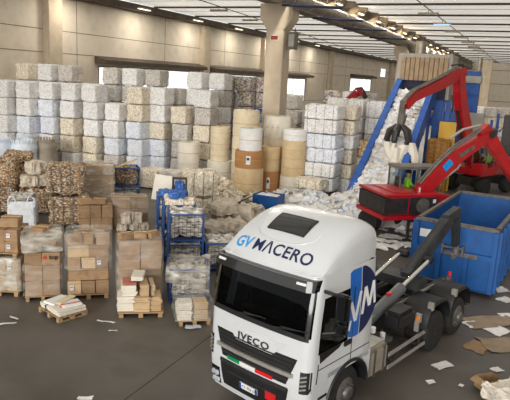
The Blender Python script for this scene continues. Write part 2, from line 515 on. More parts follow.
# wall piers and panel joints
for k, l in enumerate((33.2, 55.1, 70.4, 98, 145)):
    mb = MB(); mb.b2((C_WALL, l - .7, 0), (C_WALL + .6, l + .7, Z_EAVE - .05)); struct(hall_obj(mb, 'pilaster', M['concrete'], bevel=.05))
mb = MB()
for z in (3.1, 7.4, 9.0):
    mb.b2((C_WALL, L0, z), (C_WALL + .012, L1, z + .05))
for l in range(0, 150, 12): mb.b2((C_WALL, l, 0), (C_WALL + .012, l + .05, Z_EAVE))
struct(hall_obj(mb, 'wall_joints', M['beam']))
# eaves beam along the window wall
mb = MB(); mb.b2((C_WALL - .4, L0, Z_EAVE), (C_WALL + .9, L1, Z_EAVE + .55)); struct(hall_obj(mb, 'trim_6', M['rib']))
# far wall
mb = MB(); mb.b2((C_WALL - .4, L1, 0), (C_RIGHT, L1 + .4, Z_R + .6)); struct(hall_obj(mb, 'wall_back', M['wall']))
mb = MB(); mb.b2((C_RIGHT, 8, 0), (C_RIGHT + .4, L1 + .4, Z_R + .6)); struct(hall_obj(mb, 'wall_right', M['wall']))
mb = MB()
for z in (3.5, 7.5, 10.6): mb.b2((C_WALL, L1 - .02, z), (C_RIGHT, L1, z + .12))
struct(hall_obj(mb, 'wall_seams', M['beam']))
# roof: glowing sheets between ribs
mb = MB()
mb.b2((C_BEAM + .8, L0 + 3, Z_R), (C_RIGHT + .4, L1 + .4, Z_R + .12)); mb.b2((C_WALL - .4, L0 + 3, Z_L), (C_BEAM - .8, L1 + .4, Z_L + .12))
struct(hall_obj(mb, 'ceiling', M['skylight']))
RB = 7.2
ls = [3.0 + RB * k for k in range(21)]
for k, l in enumerate(ls):
    for c0, c1, z in ((C_BEAM + 1.0, C_RIGHT, Z_R), (C_WALL, C_BEAM - 1.0, Z_L)):
        mb = MB(); mb.prism([(l - .09, z), (l + .09, z), (l + .06, z - .15), (l - .06, z - .15)], c0, c1, 'x')
        struct(hall_obj(mb, 'roof_rib', M['rib']))
        # a raised edge flashing midway gives the sheets their overlapping look
        mb = MB(); mb.b2((c0, l + 3.5, z - .02), (c1, l + 3.62, z)); struct(hall_obj(mb, 'roof_seam', M['mgrey']))
# gutter beam on the column row
mb = MB()
prof = [(C_BEAM - .75, Z_UND), (C_BEAM + .75, Z_UND), (C_BEAM + .85, Z_UND + .5), (C_BEAM + .45, Z_UND + .8), (C_BEAM + 1.0, Z_R + .1),
        (C_BEAM - 1.0, Z_R + .1), (C_BEAM - .45, Z_UND + .8), (C_BEAM - .85, Z_UND + .5)]
mb.prism(prof, L0, L1, 'y')
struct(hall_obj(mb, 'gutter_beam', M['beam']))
for k in range(29):                                   # brackets that carry the roof ribs on the gutter beam
    l = 16 + k * 3.6
    mb = MB(); mb.prism([(C_BEAM + .5, Z_UND + .9), (C_BEAM + 1.55, Z_R - .35), (C_BEAM + 1.55, Z_R - .05), (C_BEAM + .9, Z_R)], l - .12, l + .12, 'y')
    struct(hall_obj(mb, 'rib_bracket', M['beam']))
def lamp_light(p, e):
    l_ = bpy.data.lights.new('lamp_light', 'AREA'); l_.shape = 'RECTANGLE'; l_.size = .3; l_.size_y = 1.3; l_.energy = e; l_.color = (1, .93, .8)
    q = bpy.data.objects.new('lamp_light', l_); COL.objects.link(q); q.location = p + Vector((0, 0, -.13)); q.rotation_euler.z = HALL


for k in range(15):                                   # small lamps tucked in the eaves, lit
    l = 24 + k * 6
    mb = MB(); mb.b2((-.12, -.7, -.08), (.12, .7, .03))
    p = HP(C_BEAM + 1.15, l, Z_UND + 1.1)
    o = mb.build('eaves_lamp', M['duct'], loc=p, rz=HALL, bevel=.02)
    tag(o, '%s lit strip lamp along the gutter beam, counted away from the camera' % ORDN[k] if k < 14 else 'most distant lit strip lamp along the gutter beam', 'lamp', 'strip lamps along the gutter beam')
    mb = MB(); mb.b2((-.09, -.62, -.11), (.09, .62, -.08)); mb.build('tube', M['lamp'], o); lamp_light(p, 340)
for k in range(7):                                    # the same along the window wall
    p = HP(C_WALL + 1.2, 34 + k * 9, Z_EAVE + .25)
    mb = MB(); mb.b2((-.12, -.9, -.08), (.12, .9, .06)); o = mb.build('eaves_lamp', M['duct'], loc=p, rz=HALL, bevel=.02)
    tag(o, '%s lit strip lamp under the eaves of the window wall, counted away from the camera' % ORDN[k], 'lamp', 'strip lamps under the wall eaves')
    mb = MB(); mb.b2((-.09, -.82, -.11), (.09, .82, -.08)); mb.build('tube', M['lamp'], o); lamp_light(p + CD * 1.0, 150)
# columns
COLS = [34.0, 72.0, 110.0]
for l in COLS:
    mb = MB(); w = .57
    mb.b2((-w, -w, 0), (w, w, 9.3))
    mb.prism([(-w, 9.3), (w, 9.3), (1.05, 9.95), (1.05, Z_UND), (-1.05, Z_UND), (-1.05, 9.95)], -w, w, 'y')
    o = mb.build('column', M['concrete'], loc=HP(C_BEAM, l), rz=HALL, bevel=.03); struct(o)
    if l == 34.0: col0 = HP(C_BEAM, l)
# dark tie bars under the gutter beam's left edge
for px, py, n in ((312, 6.5, 'nearest'), (338, 19.5, 'second'), (365, 29.5, 'third'), (388, 38.5, 'fourth')):
    p = G(px, py, Z_UND - .55)
    mb = MB(); mb.tube([(-1.6, 0, 0), (1.6, 0, 0)], .07, 8); mb.tube([(1.3, 0, 0), (1.3, 0, .35)], .03, 6); mb.tube([(-.9, 0, 0), (-.9, 0, .35)], .03, 6)
    tag(mb.build('tie_bar', M['darkblue'], loc=p, rz=0, smooth=True), 'dark blue tie bar hung under the gutter beam, %s of the four' % n, 'bar', 'tie bars under the gutter beam')
# big spiral duct
dt = thing('ventilation_duct', 'long galvanised round duct running below the concrete gutter beam', 'duct', HP(C_BEAM + 1.35, 0, Z_UND + .1), HALL)
mb = MB(); mb.tube([(0, 6, 0), (0, 66, 0), (.2, 67.2, -.15), (.5, 67.8, -.8), (.5, 67.9, -2.0)], .42, 16); mb.build('duct_pipe', M['duct'], dt, smooth=True)
mb = MB()
for k in range(24): mb.lathe([(.40, -.05), (.455, -.05), (.455, .05), (.40, .05)], 16, Matrix.Translation((0, 7.5 + k * 2.5, 0)) @ Matrix.Rotation(PI / 2, 4, 'X'))
mb.build('duct_clamps', M['duct'], dt)['kind'] = 'stuff'
# cable runs with lamps
def cable_run(pa, pb, z, n, label, desc, first, step, cool):
    d = (pb - pa).normalized()
    mb = MB(); mb.tube([pa - d * 30, pb + d * 70], .035, 6); tag(mb.build('cable_run', M['rib']), label, 'cable')
    for k in range(n):
        p = pa + d * (first + step * k)
        mb = MB(); mb.b2((-.75, -.14, -.06), (.75, .14, .06)); mb.tube([(0, 0, .05), (0, 0, .26)], .03, 6)
        o = mb.build('strip_lamp', M['duct'], loc=p - Vector((0, 0, .3)), rz=HALL, bevel=.02)
        tag(o, 'strip lamp on %s, %s counted away from the camera' % (desc, ORDN[k]), 'lamp', 'strip lamps on ' + desc)
        mb = MB(); mb.b2((-.68, -.1, -.1), (.68, .1, -.06)); mb.build('diffuser', M['lampcool'] if k == cool else M['duct'], o)
z = Z_R - .5
cable_run(G(417, 0, z), G(470, 41, z), z, 12, 'long straight cable run under the right roof bay', 'the right roof cable', 4.8, 7.2, 1)
z = Z_L - .5
cable_run(G(203, 1, z), G(267, 22, z), z, 5, 'thin cable run under the left roof bay beside the column', 'the left roof cable', 3, 7.2, 9)
for k, px in enumerate((484, 492, 500)):
    p = A(px, 100, 70)
    mb = MB(); mb.b2((-.45, -.45, 0), (.45, .45, 9.6)); struct(mb.build('steel_post', M['concrete'], loc=(p.x, 70 + 3 * k, 0), rz=HALL, bevel=.04))
# things on the first column
cf = col0 + CD * 0 - LD * .585
p = A(276.3, 37.8, cf.y)
mb = MB(); mb.b2((-.25, -.03, -.15), (.25, .0, .15)); o = mb.build('wall_sign', M['labelw'], loc=(p.x, p.y - .01, p.z), rz=HALL)
o.location = cf + Vector((0, 0, p.z)) + CD * 0.0
tag(o, 'small dark red sign plate fixed high on the concrete column', 'sign')
mb = MB(); mb.b2((-.22, -.045, -.12), (.22, -.03, .12)); mb.build('sign_face', M['signred'], o)
o = thing('electrical_box', 'grey electrical box hung beside the concrete column head', 'electrical box', col0 + CD * .98 + Vector((0, 0, 8.7)), HALL)
mb = MB(); mb.b2((-.22, -.3, -.5), (.22, .3, .5)); mb.build('casing', M['exgrey'], o, bevel=.03)
mb = MB(); mb.tube([(.1, 0, .5), (.1, 0, .75)], .03, 6); mb.build('conduit', M['exgrey'], o)
mb = MB(); mb.b2((-.17, -.33, -.35), (.17, -.3, .35)); mb.build('cover', M['mgrey'], o)
mb = MB(); mb.b2((-.39, -.05, -.3), (-.22, .05, -.2)); mb.build('bracket', M['wire'], o)

# ------------------------------------------------------------------ light
w = bpy.data.worlds.new('daylight'); SC.world = w; w.use_nodes = True
N = w.node_tree.nodes
bg = N['Background']; bg.inputs[1].default_value = 1.15
sky = N.new('ShaderNodeTexSky'); sky.sky_type = 'HOSEK_WILKIE'; sky.turbidity = 6; sky.sun_direction = (-.5, -.6, .62)
mixn = N.new('ShaderNodeMix'); mixn.data_type = 'RGBA'; mixn.inputs[0].default_value = .75
w.node_tree.links.new(sky.outputs[0], mixn.inputs[6]); mixn.inputs[7].default_value = (1.0, .98, .95, 1)
w.node_tree.links.new(mixn.outputs[2], bg.inputs[0])
# low soft daylight through the open side of the hall behind the camera
sl_ = bpy.data.lights.new('low_daylight', 'SUN'); sl_.energy = 1.75; sl_.angle = R(30); sl_.color = (1.0, .97, .92)
so = bpy.data.objects.new('low_daylight', sl_); COL.objects.link(so); so.location = (-10, -20, 8)
so.rotation_euler = Vector((.36, .91, -.15)).to_track_quat('-Z', 'Y').to_euler()
SC.view_settings.view_transform = 'Standard'
SC.view_settings.look = 'None'
SC.view_settings.exposure = 0.36
SC.view_settings.gamma = 1.0
SC.view_settings.use_curve_mapping = False
SC.cycles.use_denoising = True
SC.cycles.max_bounces = 6
SC.cycles.transparent_max_bounces = 12

# ------------------------------------------------------------------ the hook-lift truck
TH = -2.2835
trk = thing('truck', 'white three-axle hook lift truck parked in front, large company lettering on its cab roof', 'truck', (1.0387, 11.241, 0), TH)
HW = 1.25


def lerp(a, b, t): return a + (b - a) * t


def curve(xs, ys, x):
    if x <= xs[0]: return ys[0]
    for i in range(len(xs) - 1):
        if x <= xs[i + 1]:
            return lerp(ys[i], ys[i + 1], (x - xs[i]) / (xs[i + 1] - xs[i]))
    return ys[-1]


def xf(z): return curve([.28, .55, .8, 1.1, 2.0, 2.5, 3.0, 3.12], [1.33, 1.40, 1.43, 1.43, 1.40, 1.34, 1.24, 1.20], z)
def hw(z): return curve([.3, 1.1, 2.0, 2.6, 3.12], [1.23, 1.25, 1.25, 1.24, 1.20], z)
RC = .17


def fx(y, z, off=0.):
    """x of the cab's front at y, with its bow and rounded corners"""
    W = hw(z); a = min(abs(y), W); bow = .07 * (a / W) ** 2
    x = xf(z) - bow
    if a > W - RC: x -= RC - math.sqrt(max(RC ** 2 - (a - (W - RC)) ** 2, 0))
    return x + off


def section(z, xr, inset=0.):
    """cab outline at height z; fixed point layout"""
    W = hw(z); pts = []
    ys = [-(W - RC) + 2 * (W - RC) * k / 16 for k in range(17)]
    arc = [math.sin(PI / 2 * k / 6) for k in range(1, 7)]
    fr = [-(W - RC) - RC * s for s in arc[::-1]] + ys + [(W - RC) + RC * s for s in arc]
    for y in fr:
        pts.append((fx(y, z) - inset, y * (1 - inset / W) if abs(y) > W - RC else y, z))
    x0 = pts[-1][0]
    sx = [lerp(x0, .14, t) for t in (.07, .3, .55, .8, 1.0)] + [-.1, -.4, -.72]
    if xr > -.5: sx = [lerp(x0, xr, t) for t in (.07, .2, .35, .5, .65, .8, .9, .98)]
    for x in sx: pts.append((x, W - inset, z))
    n = 4
    for k in range(n + 1):
        y = lerp(W - .06, -(W - .06), k / n); pts.append((xr + inset, y * (1 - inset / W), z))
    for x in sx[::-1]: pts.append((x, -W + inset, z))
    return pts


def cab_grid(zs, xr, inset, holes, name, m, **k):
    rows = [section(z, xr, inset) for z in zs]
    mb = MB(); nc = len(rows[0])
    vs = [p for r in rows for p in r]; fs = []
    for i in range(len(zs) - 1):
        for j in range(nc):
            zm = (zs[i] + zs[i + 1]) / 2
            if any(a <= j < b and c < zm < d for a, b, c, d in holes): continue
            j2 = (j + 1) % nc
            fs.append((i * nc + j, i * nc + j2, (i + 1) * nc + j2, (i + 1) * nc + j))
    mb.add(vs, fs)
    return mb.build(name, m, trk, smooth=True, **k)


NF = 29                                          # points across the front
ZC = [1.10, 1.25, 1.4, 1.55, 1.68, 1.85, 2.03, 2.2, 2.4, 2.6, 2.72, 2.85, 2.97, 3.12]
side_l = (NF, NF + 4, 1.68, 2.72); side_r = (NF + 8 + 5 + 3, NF + 8 + 5 + 7, 1.68, 2.72)
ws = (3, 25, 2.03, 2.97)
cab_grid(ZC, -.85, 0, [ws, side_l, side_r], 'cab_body', M['cabwhite'])
cab_grid(ZC, -.85, .05, [ws, side_l, side_r], 'cab_lining', M['dark'])


def fpatch(y0, y1, z0, z1, off, name, m, parent=trk, ny=10, nz=4, y0t=None, y1t=None, th=.03):
    """a thin solid that follows the cab's front, edges running from (y0,y1) at z0 to (y0t,y1t) at z1"""
    y0t = y0 if y0t is None else y0t; y1t = y1 if y1t is None else y1t
    mb = MB(); A_, B_ = [], []
    for i in range(nz + 1):
        z = lerp(z0, z1, i / nz); a = lerp(y0, y0t, i / nz); b = lerp(y1, y1t, i / nz)
        A_.append([(fx(lerp(a, b, j / ny), z, off), lerp(a, b, j / ny), z) for j in range(ny + 1)])
        B_.append([(fx(lerp(a, b, j / ny), z, off - th), lerp(a, b, j / ny), z) for j in range(ny + 1)])
    mb.grid(A_); mb.grid([r[::-1] for r in B_])
    rim = [p for p in A_[0]] + [r[-1] for r in A_[1:]] + A_[-1][::-1][1:] + [r[0] for r in A_[::-1]][1:-1]
    rim2 = [p for p in B_[0]] + [r[-1] for r in B_[1:]] + B_[-1][::-1][1:] + [r[0] for r in B_[::-1]][1:-1]
    mb.grid([rim, rim2], closed=True)
    return mb.build(name, m, parent, smooth=True)


# glazing
rows = [section(z, -.85, .015) for z in (2.03, 2.2, 2.4, 2.6, 2.72, 2.85, 2.97)]
mb = MB(); mb.grid([r[3:26] for r in rows]); mb.build('windscreen', M['wglass'], trk, smooth=True)
rows = [section(z, -.85, .012) for z in (1.68, 1.85, 2.03, 2.2, 2.4, 2.6, 2.72)]
for a, b in ((NF, NF + 5), (NF + 8 + 5 + 3, NF + 8 + 5 + 8)):
    mb = MB(); mb.grid([r[a:b] for r in rows]); mb.build('door_window', M['wglass'], trk, smooth=True)
# black surround of the windscreen, and the dip of the window line at the mirror
fpatch(-1.17, 1.17, 1.97, 2.06, .012, 'windscreen_seal', M['black'], ny=20, nz=1)
for s in (-1, 1):
    mb = MB(); mb.grid([[(fx(s * y, z, .008) if y < hw(z) else fx(s * y, z), s * (y + .004), z) for y in ((1.09, 1.13, 1.17) if True else ())] for z in (2.0, 2.2, 2.5, 2.75, 3.0)])
    mb.build('pillar_trim', M['gloss'], trk, smooth=True)
    mb = MB(); mb.prism([(1.02, 1.50), (1.06, 1.70), (.30, 1.70), (.42, 1.62), (.80, 1.55)], s * HW - .004 * s, s * (HW + .006), 'y'); mb.build('window_dip', M['gloss'], trk)
# bumper: the lower front from the wheel arch forward
zs = [.30, .36, .5, .7, .9, 1.10]
rows = [section(z, .66) for z in zs]
mb = MB(); mb.grid(rows, closed=True); mb.add(rows[0], [tuple(range(len(rows[0])))]); mb.add(rows[-1], [tuple(range(len(rows[0])))])
mb.build('bumper', M['cabwhite'], trk, smooth=True)
# wheel arches between bumper and cab rear
for s in (-1, 1):
    mb = MB()
    n = 14; arc = [(.70 * math.cos(PI * k / n), .52 + .66 * math.sin(PI * k / n)) for k in range(n + 1)]
    poly = [(.70, .34)] + arc + [(-.70, .40), (-.85, .40), (-.85, 1.12), (.70, 1.12)]
    top = [(x, z) for x, z in arc]
    vs = []; fs = []
    out = [(.70, 1.19)] * 1
    for k in range(n + 1):
        x, z = arc[k]; xo = lerp(.72, -.80, k / n); zo = 1.20 if .05 < k / n < .98 else (1.2 if k == 0 else 1.2)
        if k >= n - 2: xo = -.80; zo = lerp(1.2, .48, (k - (n - 2)) / 2)
        vs += [(x, s * 1.25, z), (xo, s * 1.25, zo)]
    for k in range(n): fs.append((2 * k, 2 * k + 1, 2 * k + 3, 2 * k + 2))
    m2 = len(vs)
    mb.add(vs, fs)
    mb.grid([[(x, s * 1.25, z), (x, s * .62, z)] for x, z in arc], m=1)
    mb.build('wheel_arch', [M['cabwhite'], M['black']], trk, smooth=True)
    mb = MB(); mb.tube([(x * 1.02, s * 1.262, .52 + (z - .52) * 1.03) for x, z in arc[1:]], .035, 8); mb.build('arch_lip', M['black'], trk, smooth=True)
    for z in (.42, .76): mb = MB(); mb.b2((.72, s * 1.10, z), (1.0, s * 1.265, z + .05)); mb.build('cab_step', M['black'], trk, bevel=.01)
    # door seam, handle, lower side trim
    mb = MB(); mb.bar((1.07, s * 1.252, 1.50), (1.10, s * 1.252, 1.12), .012, .02); mb.bar((-.02, s * 1.252, 1.24), (.02, s * 1.252, 2.72), .008, .018)
    mb.bar((1.07, s * 1.252, 1.38), (-.70, s * 1.252, 1.36), .008, .016)
    mb.build('door_seam', M['dark'], trk)
    mb = MB(); mb.box((.16, s * 1.275, 1.64), (.24, .05, .10)); mb.build('door_handle', M['black'], trk, bevel=.015)
    mb = MB()
    for k in range(4): mb.bar((fx(1.10, 1.06 + .08 * k, .02), s * 1.10, 1.06 + .08 * k), (fx(1.20, 1.08 + .08 * k, .02), s * 1.20, 1.09 + .08 * k), .03, .025)
    mb.build('air_slats', M['alu'], trk)
    # dark corner intake behind the slats
    rows = []
    for z in (.98, 1.1, 1.2, 1.3, 1.40):
        rows.append([(fx(s * y, z, .004), s * min(y, hw(z) + .004), z) for y in (1.08, 1.13, 1.18, 1.22, 1.245)])
    mb = MB(); mb.grid(rows); mb.build('corner_intake', M['black'], trk, smooth=True)
    # mirrors on arms
    mr = MB(); mr.box((.81, s * 1.50, 2.58), (.16, .26, .52)); mr.box((.81, s * 1.50, 2.17), (.16, .25, .22)); mr.box((.81, s * 1.50, 2.30), (.10, .12, .1))
    mo = mr.build('door_mirror', M['gloss'], trk, bevel=.05, smooth=True)
    for P_ in ([(1.0, s * 1.20, 2.86), (1.0, s * 1.40, 2.86), (.83, s * 1.50, 2.80)], [(1.0, s * 1.2, 2.06), (.83, s * 1.42, 2.10)]):
        mb = MB(); mb.tube(P_, .035, 8); mb.build('mirror_arm', M['black'], mo, smooth=True)
    mb = MB(); mb.box((.725, s * 1.50, 2.58), (.01, .20, .44)); mb.build('mirror_glass', M['chrome'], mo)
# grille, chrome bar and flag strip
g = fpatch(-.80, .80, 1.06, 1.60, .006, 'grille', M['black'], y0t=-1.0, y1t=1.0, ny=16)
for z in (1.14, 1.36, 1.45, 1.53): fpatch(-.8 - .3 * (z - 1.06), .8 + .3 * (z - 1.06), z, z + .03, .016, 'grille_slat', M['dark'], g, ny=16, nz=1)
fpatch(-.94, .94, 1.24, 1.31, .05, 'chrome_bar', M['alu'], g, ny=18, nz=1, th=.06)
fpatch(-.45, .45, 1.52, 1.80, .012, 'badge_panel', M['cabwhite'], ny=10, y0t=-.75, y1t=.75)
for a, b, m_ in ((-.64, -.30, 'green'), (-.30, .10, 'white'), (.10, .50, 'red')):
    fpatch(a, b, 1.045, 1.115, .03, 'flag_strip', M[m_], g, ny=5, nz=1, th=.03)
lo = fpatch(-.78, .78, .42, .98, .006, 'lower_grille', M['black'], ny=16, y0t=-.86, y1t=.86)
fpatch(-.84, .84, .93, 1.0, .03, 'bumper_step', M['dark'], lo, ny=14, nz=1, th=.05)
fpatch(-.62, .62, .76, .80, .02, 'intake_slat', M['dark'], lo, ny=14, nz=1)
pl = fpatch(-.29, .16, .565, .685, .03, 'licence_plate', M['white'], lo, ny=4, nz=1, th=.03)
fpatch(-.29, -.24, .565, .685, .034, 'plate_band', M['plateblue'], pl, ny=1, nz=1, th=.01); fpatch(.115, .16, .565, .685, .034, 'plate_band', M['plateblue'], pl, ny=1, nz=1, th=.01)
t, w_ = text_part('FX 903 DR', .085, lambda x, y, w: (fx(-.22 + x, .595 + y, .036), -.22 + x, .595 + y), 'plate_number', M['ink'], pl)
fpatch(.36, .60, .60, .77, .025, 'red_sticker', M['red'], lo, ny=3, nz=1)
for s in (-1, 1):
    a, b = sorted((s * .88, s * 1.14))
    h_ = fpatch(a, b, .36, .74, .008, 'headlamp', M['gloss'], ny=6, nz=3)
    for z in (.44, .60):
        mb = MB()
        for y in (.95, 1.05):
            x = fx(s * y, z, .012); mb.lathe([(.05, 0), (.06, .012), (.045, .03), (.01, .035)], 14, Matrix.Translation((x, s * y, z)) @ Matrix.Rotation(PI / 2, 4, 'Y'))
        mb.build('lamp_lens', M['lens'], h_, smooth=True)
# maker's name above the grille
text_part('IVECO', .19, lambda x, y, w: (fx(-.40 + x * .78 / w, 1.575 + y, .03), -.40 + x * .78 / w, 1.575 + y), 'maker_lettering', M['badge'], trk, bold=.004, space=1.1)
# sun visor
fpatch(-1.19, 1.19, 2.88, 3.07, .15, 'sun_visor', M['gloss'], ny=24, nz=2, th=.16)
for s in (-1, 1):
    a, b = sorted((s * .86, s * 1.05)); fpatch(a, b, 2.99, 3.03, .17, 'marker_lamp', M['labelw'], ny=4, nz=1)
# wipers
for y in (-.55, .35):
    mb = MB(); mb.tube([(fx(y, 2.05, .03), y, 2.05), (fx(y + .7, 2.16, .03), y + .7, 2.16)], .014, 6); mb.tube([(fx(y + .25, 2.1, .02), y + .25, 2.12), (fx(y + .8, 2.16, .02), y + .8, 2.15)], .012, 6); mb.build('wiper', M['black'], trk)
# roof fairing: a height field over the cab
def rw(x): return curve([-.85, -.6, .2, .8, 1.2], [1.12, 1.16, 1.20, 1.20, 1.19], x)
def rh(x): return curve([-.86, -.8, -.55, -.2, .1, .4, .6, .8, 1.0, 1.1, 1.18, 1.22], [.62, .70, .79, .82, .77, .67, .56, .43, .26, .15, .06, .01], x)
def rz_(x, y, off=0.):
    W = rw(x); a = min(abs(y) / W, 1); n = 5.0
    # the front edge of the roof bows back towards the corners like the cab does
    return 3.10 + rh(x + .07 * a * a) * (1 - a ** n) ** (1 / n) + off
xs = [1.22, 1.18, 1.12, 1.05, .98, .9, .8, .7, .6, .5, .35, .2, .05, -.1, -.25, -.4, -.55, -.7, -.8, -.86]
rows = []
for x in xs:
    W = rw(x); cs = [math.sin(PI / 2 * k / 12) for k in range(-12, 13)]
    rows.append([(x - .07 * c * c * (1 if x > .5 else max(0, (x + .2) / .7)), c * W, rz_(x, c * W)) for c in cs])
mb = MB(); mb.grid(rows)
back = rows[-1]; mb.add(list(back) + [(p[0], p[1], 3.05) for p in back], [(k, k + 1, len(back) + k + 1, len(back) + k) for k in range(len(back) - 1)])
roof = mb.build('roof_fairing', M['cabwhite'], trk, smooth=True)
mb = MB(); mb.add([(p[0], p[1], 3.085) for p in section(3.12, -.85)], [tuple(range(50))]); 
def roofz(x, y):
    """roof height at true x (undo the bow)"""
    c = y / rw(x); k = (1 if x > .5 else max(0, (x + .2) / .7))
    return rz_(x + .07 * c * c * k, y)
# hatch
hp = MB(); A_ = [[(lerp(.66, .22, i / 6), lerp(-.43, .43, j / 6), roofz(lerp(.66, .22, i / 6), lerp(-.43, .43, j / 6)) + .03) for j in range(7)] for i in range(7)]
hp.grid(A_); B_ = [[(p[0], p[1], p[2] - .06) for p in r] for r in A_]
rim = lambda Q: Q[0] + [r[-1] for r in Q[1:]] + Q[-1][::-1][1:] + [r[0] for r in Q[::-1]][1:-1]
hp.grid([rim(A_), rim(B_)], closed=True)
ht = hp.build('roof_hatch', M['gloss'], trk, smooth=True)
fr = MB(); fr.tube([(p[0], p[1], p[2] - .015) for p in rim(A_)] + [(A_[0][0][0], A_[0][0][1], A_[0][0][2] - .015)], .02, 6); fr.build('hatch_frame', M['black'], ht)
# raised bow around the hatch
ar = MB(); ar.tube([(a_, b_, roofz(a_, b_)) for a_, b_ in ((.45, -.72), (.66, -.68), (.80, -.5), (.86, -.25), (.88, .0), (.86, .25), (.80, .5), (.66, .68), (.45, .72))], .022, 8)
ar.build('roof_bow', M['cabwhite'], trk, smooth=True)
# lettering on the roof front
SX, SY = .97, .30
def on_roof(y0, y1):
    def f(x, y, w):
        Y = lerp(y0, y1, x / w); X = 1.085 - .07 * (Y / 1.17) ** 2 - y * .76
        return (X, Y, roofz(X, Y) + .012)
    return f
wv, _ = text_mesh('GV', .30, bold=.012, xs=1.2), 0
text_part('GV', .33, on_roof(-.95, -.53), 'roof_lettering', M['logolight'], trk, bold=.006)
text_part('M\u039bCERO', .33, on_roof(-.48, .88), 'roof_lettering', M['logonavy'], trk, bold=.005, space=1.06)
# round emblem on the cab's side
ec, er = (-.14, 2.38), .70
for s in (1, -1):
    def clipx(x0, x1, nn=24):
        p = []
        for k in range(nn + 1):
            x = lerp(x0, x1, k / nn); d = max(er ** 2 - (x - ec[0]) ** 2, 0) ** .5; p.append((x, d))
        return [(x, ec[1] + d) for x, d in p] + [(x, ec[1] - d) for x, d in p[::-1]]
    lim = lambda P: [(max(x, -.83), min(z, 3.05)) for x, z in P]
    def yy(z): return s * (hw(z) + .006)
    for a, b, mm in ((-.22, .17, 'logomid'), (-.84, -.25, 'logonavy')):
        P_ = lim(clipx(a, b)); n = len(P_) // 2
        rows = [[P_[k], (P_[k][0], lerp(P_[k][1], P_[-1 - k][1], .25)), (P_[k][0], lerp(P_[k][1], P_[-1 - k][1], .5)), (P_[k][0], lerp(P_[k][1], P_[-1 - k][1], .75)), P_[-1 - k]] for k in range(n)]
        mb = MB(); mb.grid([[(x, yy(z), z) for x, z in r] for r in rows]); mb.build('side_emblem', M[mm], trk, fix=False)
    # white strokes: the slanted letters inside the emblem
    mb = MB()
    def stroke(a, b, w=.05):
        (x0_, z0_), (x1_, z1_) = a, b; d = Vector((x1_ - x0_, z1_ - z0_)).normalized(); nn = Vector((-d.y, d.x)) * w
        q = [(x0_ + nn.x, z0_ + nn.y), (x1_ + nn.x, z1_ + nn.y), (x1_ - nn.x, z1_ - nn.y), (x0_ - nn.x, z0_ - nn.y)]
        mb.add([(x, s * (hw(z) + .012), z) for x, z in q], [(0, 1, 2, 3)])
    stroke((.12, 2.42), (-.06, 2.02)); stroke((-.06, 2.02), (-.21, 2.58)); stroke((.10, 2.06), (.14, 1.86), .03)
    stroke((-.30, 2.08), (-.38, 2.62)); stroke((-.38, 2.62), (-.55, 2.20)); stroke((-.55, 2.20), (-.68, 2.68)); stroke((-.68, 2.68), (-.76, 2.2), .04)
    mb.build('emblem_letters', M['white'], trk, fix=False)
# interior
mb = MB(); mb.b2((.62, -1.1, 1.5), (1.22, 1.1, 1.98)); mb.build('dashboard', M['dark'], trk, bevel=.06)
mb = MB(); mb.lathe([(.20, -.02), (.24, -.02), (.24, .02), (.20, .02)], 24, Matrix.Translation((.58, .55, 2.02)) @ Matrix.Rotation(R(-55), 4, 'Y')); mb.bar((.58, .35, 2.02), (.58, .75, 2.02), .05, .03); mb.bar((.6, .55, 2.0), (.8, .55, 1.8), .07); mb.build('steering_wheel', M['black'], trk)
for y in (.55, -.55):
    mb = MB(); mb.b2((-.15, y - .26, 1.35), (.35, y + .26, 1.6)); mb.box((-.2, y, 1.98), (.16, .5, .8), (0, R(-8), 0)); mb.box((-.27, y, 2.48), (.12, .3, .22)); mb.build('seat', M['hookgrey'], trk, bevel=.05, smooth=True)
mb = MB(); mb.grid([[(1.12 + .03 * math.sin(k * 2.2) - .28 * (z - 2), -1.05 + .03 * k, z) for k in range(8)] for z in (2.0, 2.3, 2.6, 2.93)]); mb.build('window_curtain', M['ivory'], trk, smooth=True)  # pale wavy panel inside one edge of the windscreen
mb = MB(); mb.b2((.7, -.3, 1.98), (.95, .1, 2.02)); mb.b2((.75, -.75, 1.98), (.95, -.5, 2.0)); mb.build('dash_papers', M['kraft'], trk)
# chassis
mb = MB()
for s in (-1, 1): mb.b2((1.0, s * .34, .72), (-6.2, s * .46, 1.0))
for x in (-1.2, -2.2, -3.0, -4.8, -6.1): mb.b2((x - .08, -.4, .74), (x + .08, .4, .96))
mb.b2((.55, -.5, .55), (-.7, .5, 1.05)); mb.build('chassis_frame', M['chassis'], trk)
mb = MB()
for s in (-1, 1): mb.b2((-1.1, s * .36, 1.02), (-6.3, s * .50, 1.24))
for x in (-1.3, -2.4, -3.6, -4.7, -5.9): mb.b2((x - .07, -.5, 1.04), (x + .07, .5, 1.18))
hs = mb.build('hook_subframe', M['chassis'], trk, bevel=.01)
mb = MB()
for s in (-1, 1): mb.b2((-1.6, s * .505, 1.2), (-6.0, s * .53, 1.27))
mb.build('worn_edge', M['alu'], hs)
for x in (-5.6, -6.1):
    for s in (-1, 1):
        mb = MB(); mb.lathe([(.12, -.07), (.15, -.07), (.15, .07), (.12, .07)], 16, Matrix.Translation((x, s * .62, 1.16)) @ Matrix.Rotation(PI / 2, 4, 'X')); mb.build('guide_roller', M['steel'], hs)
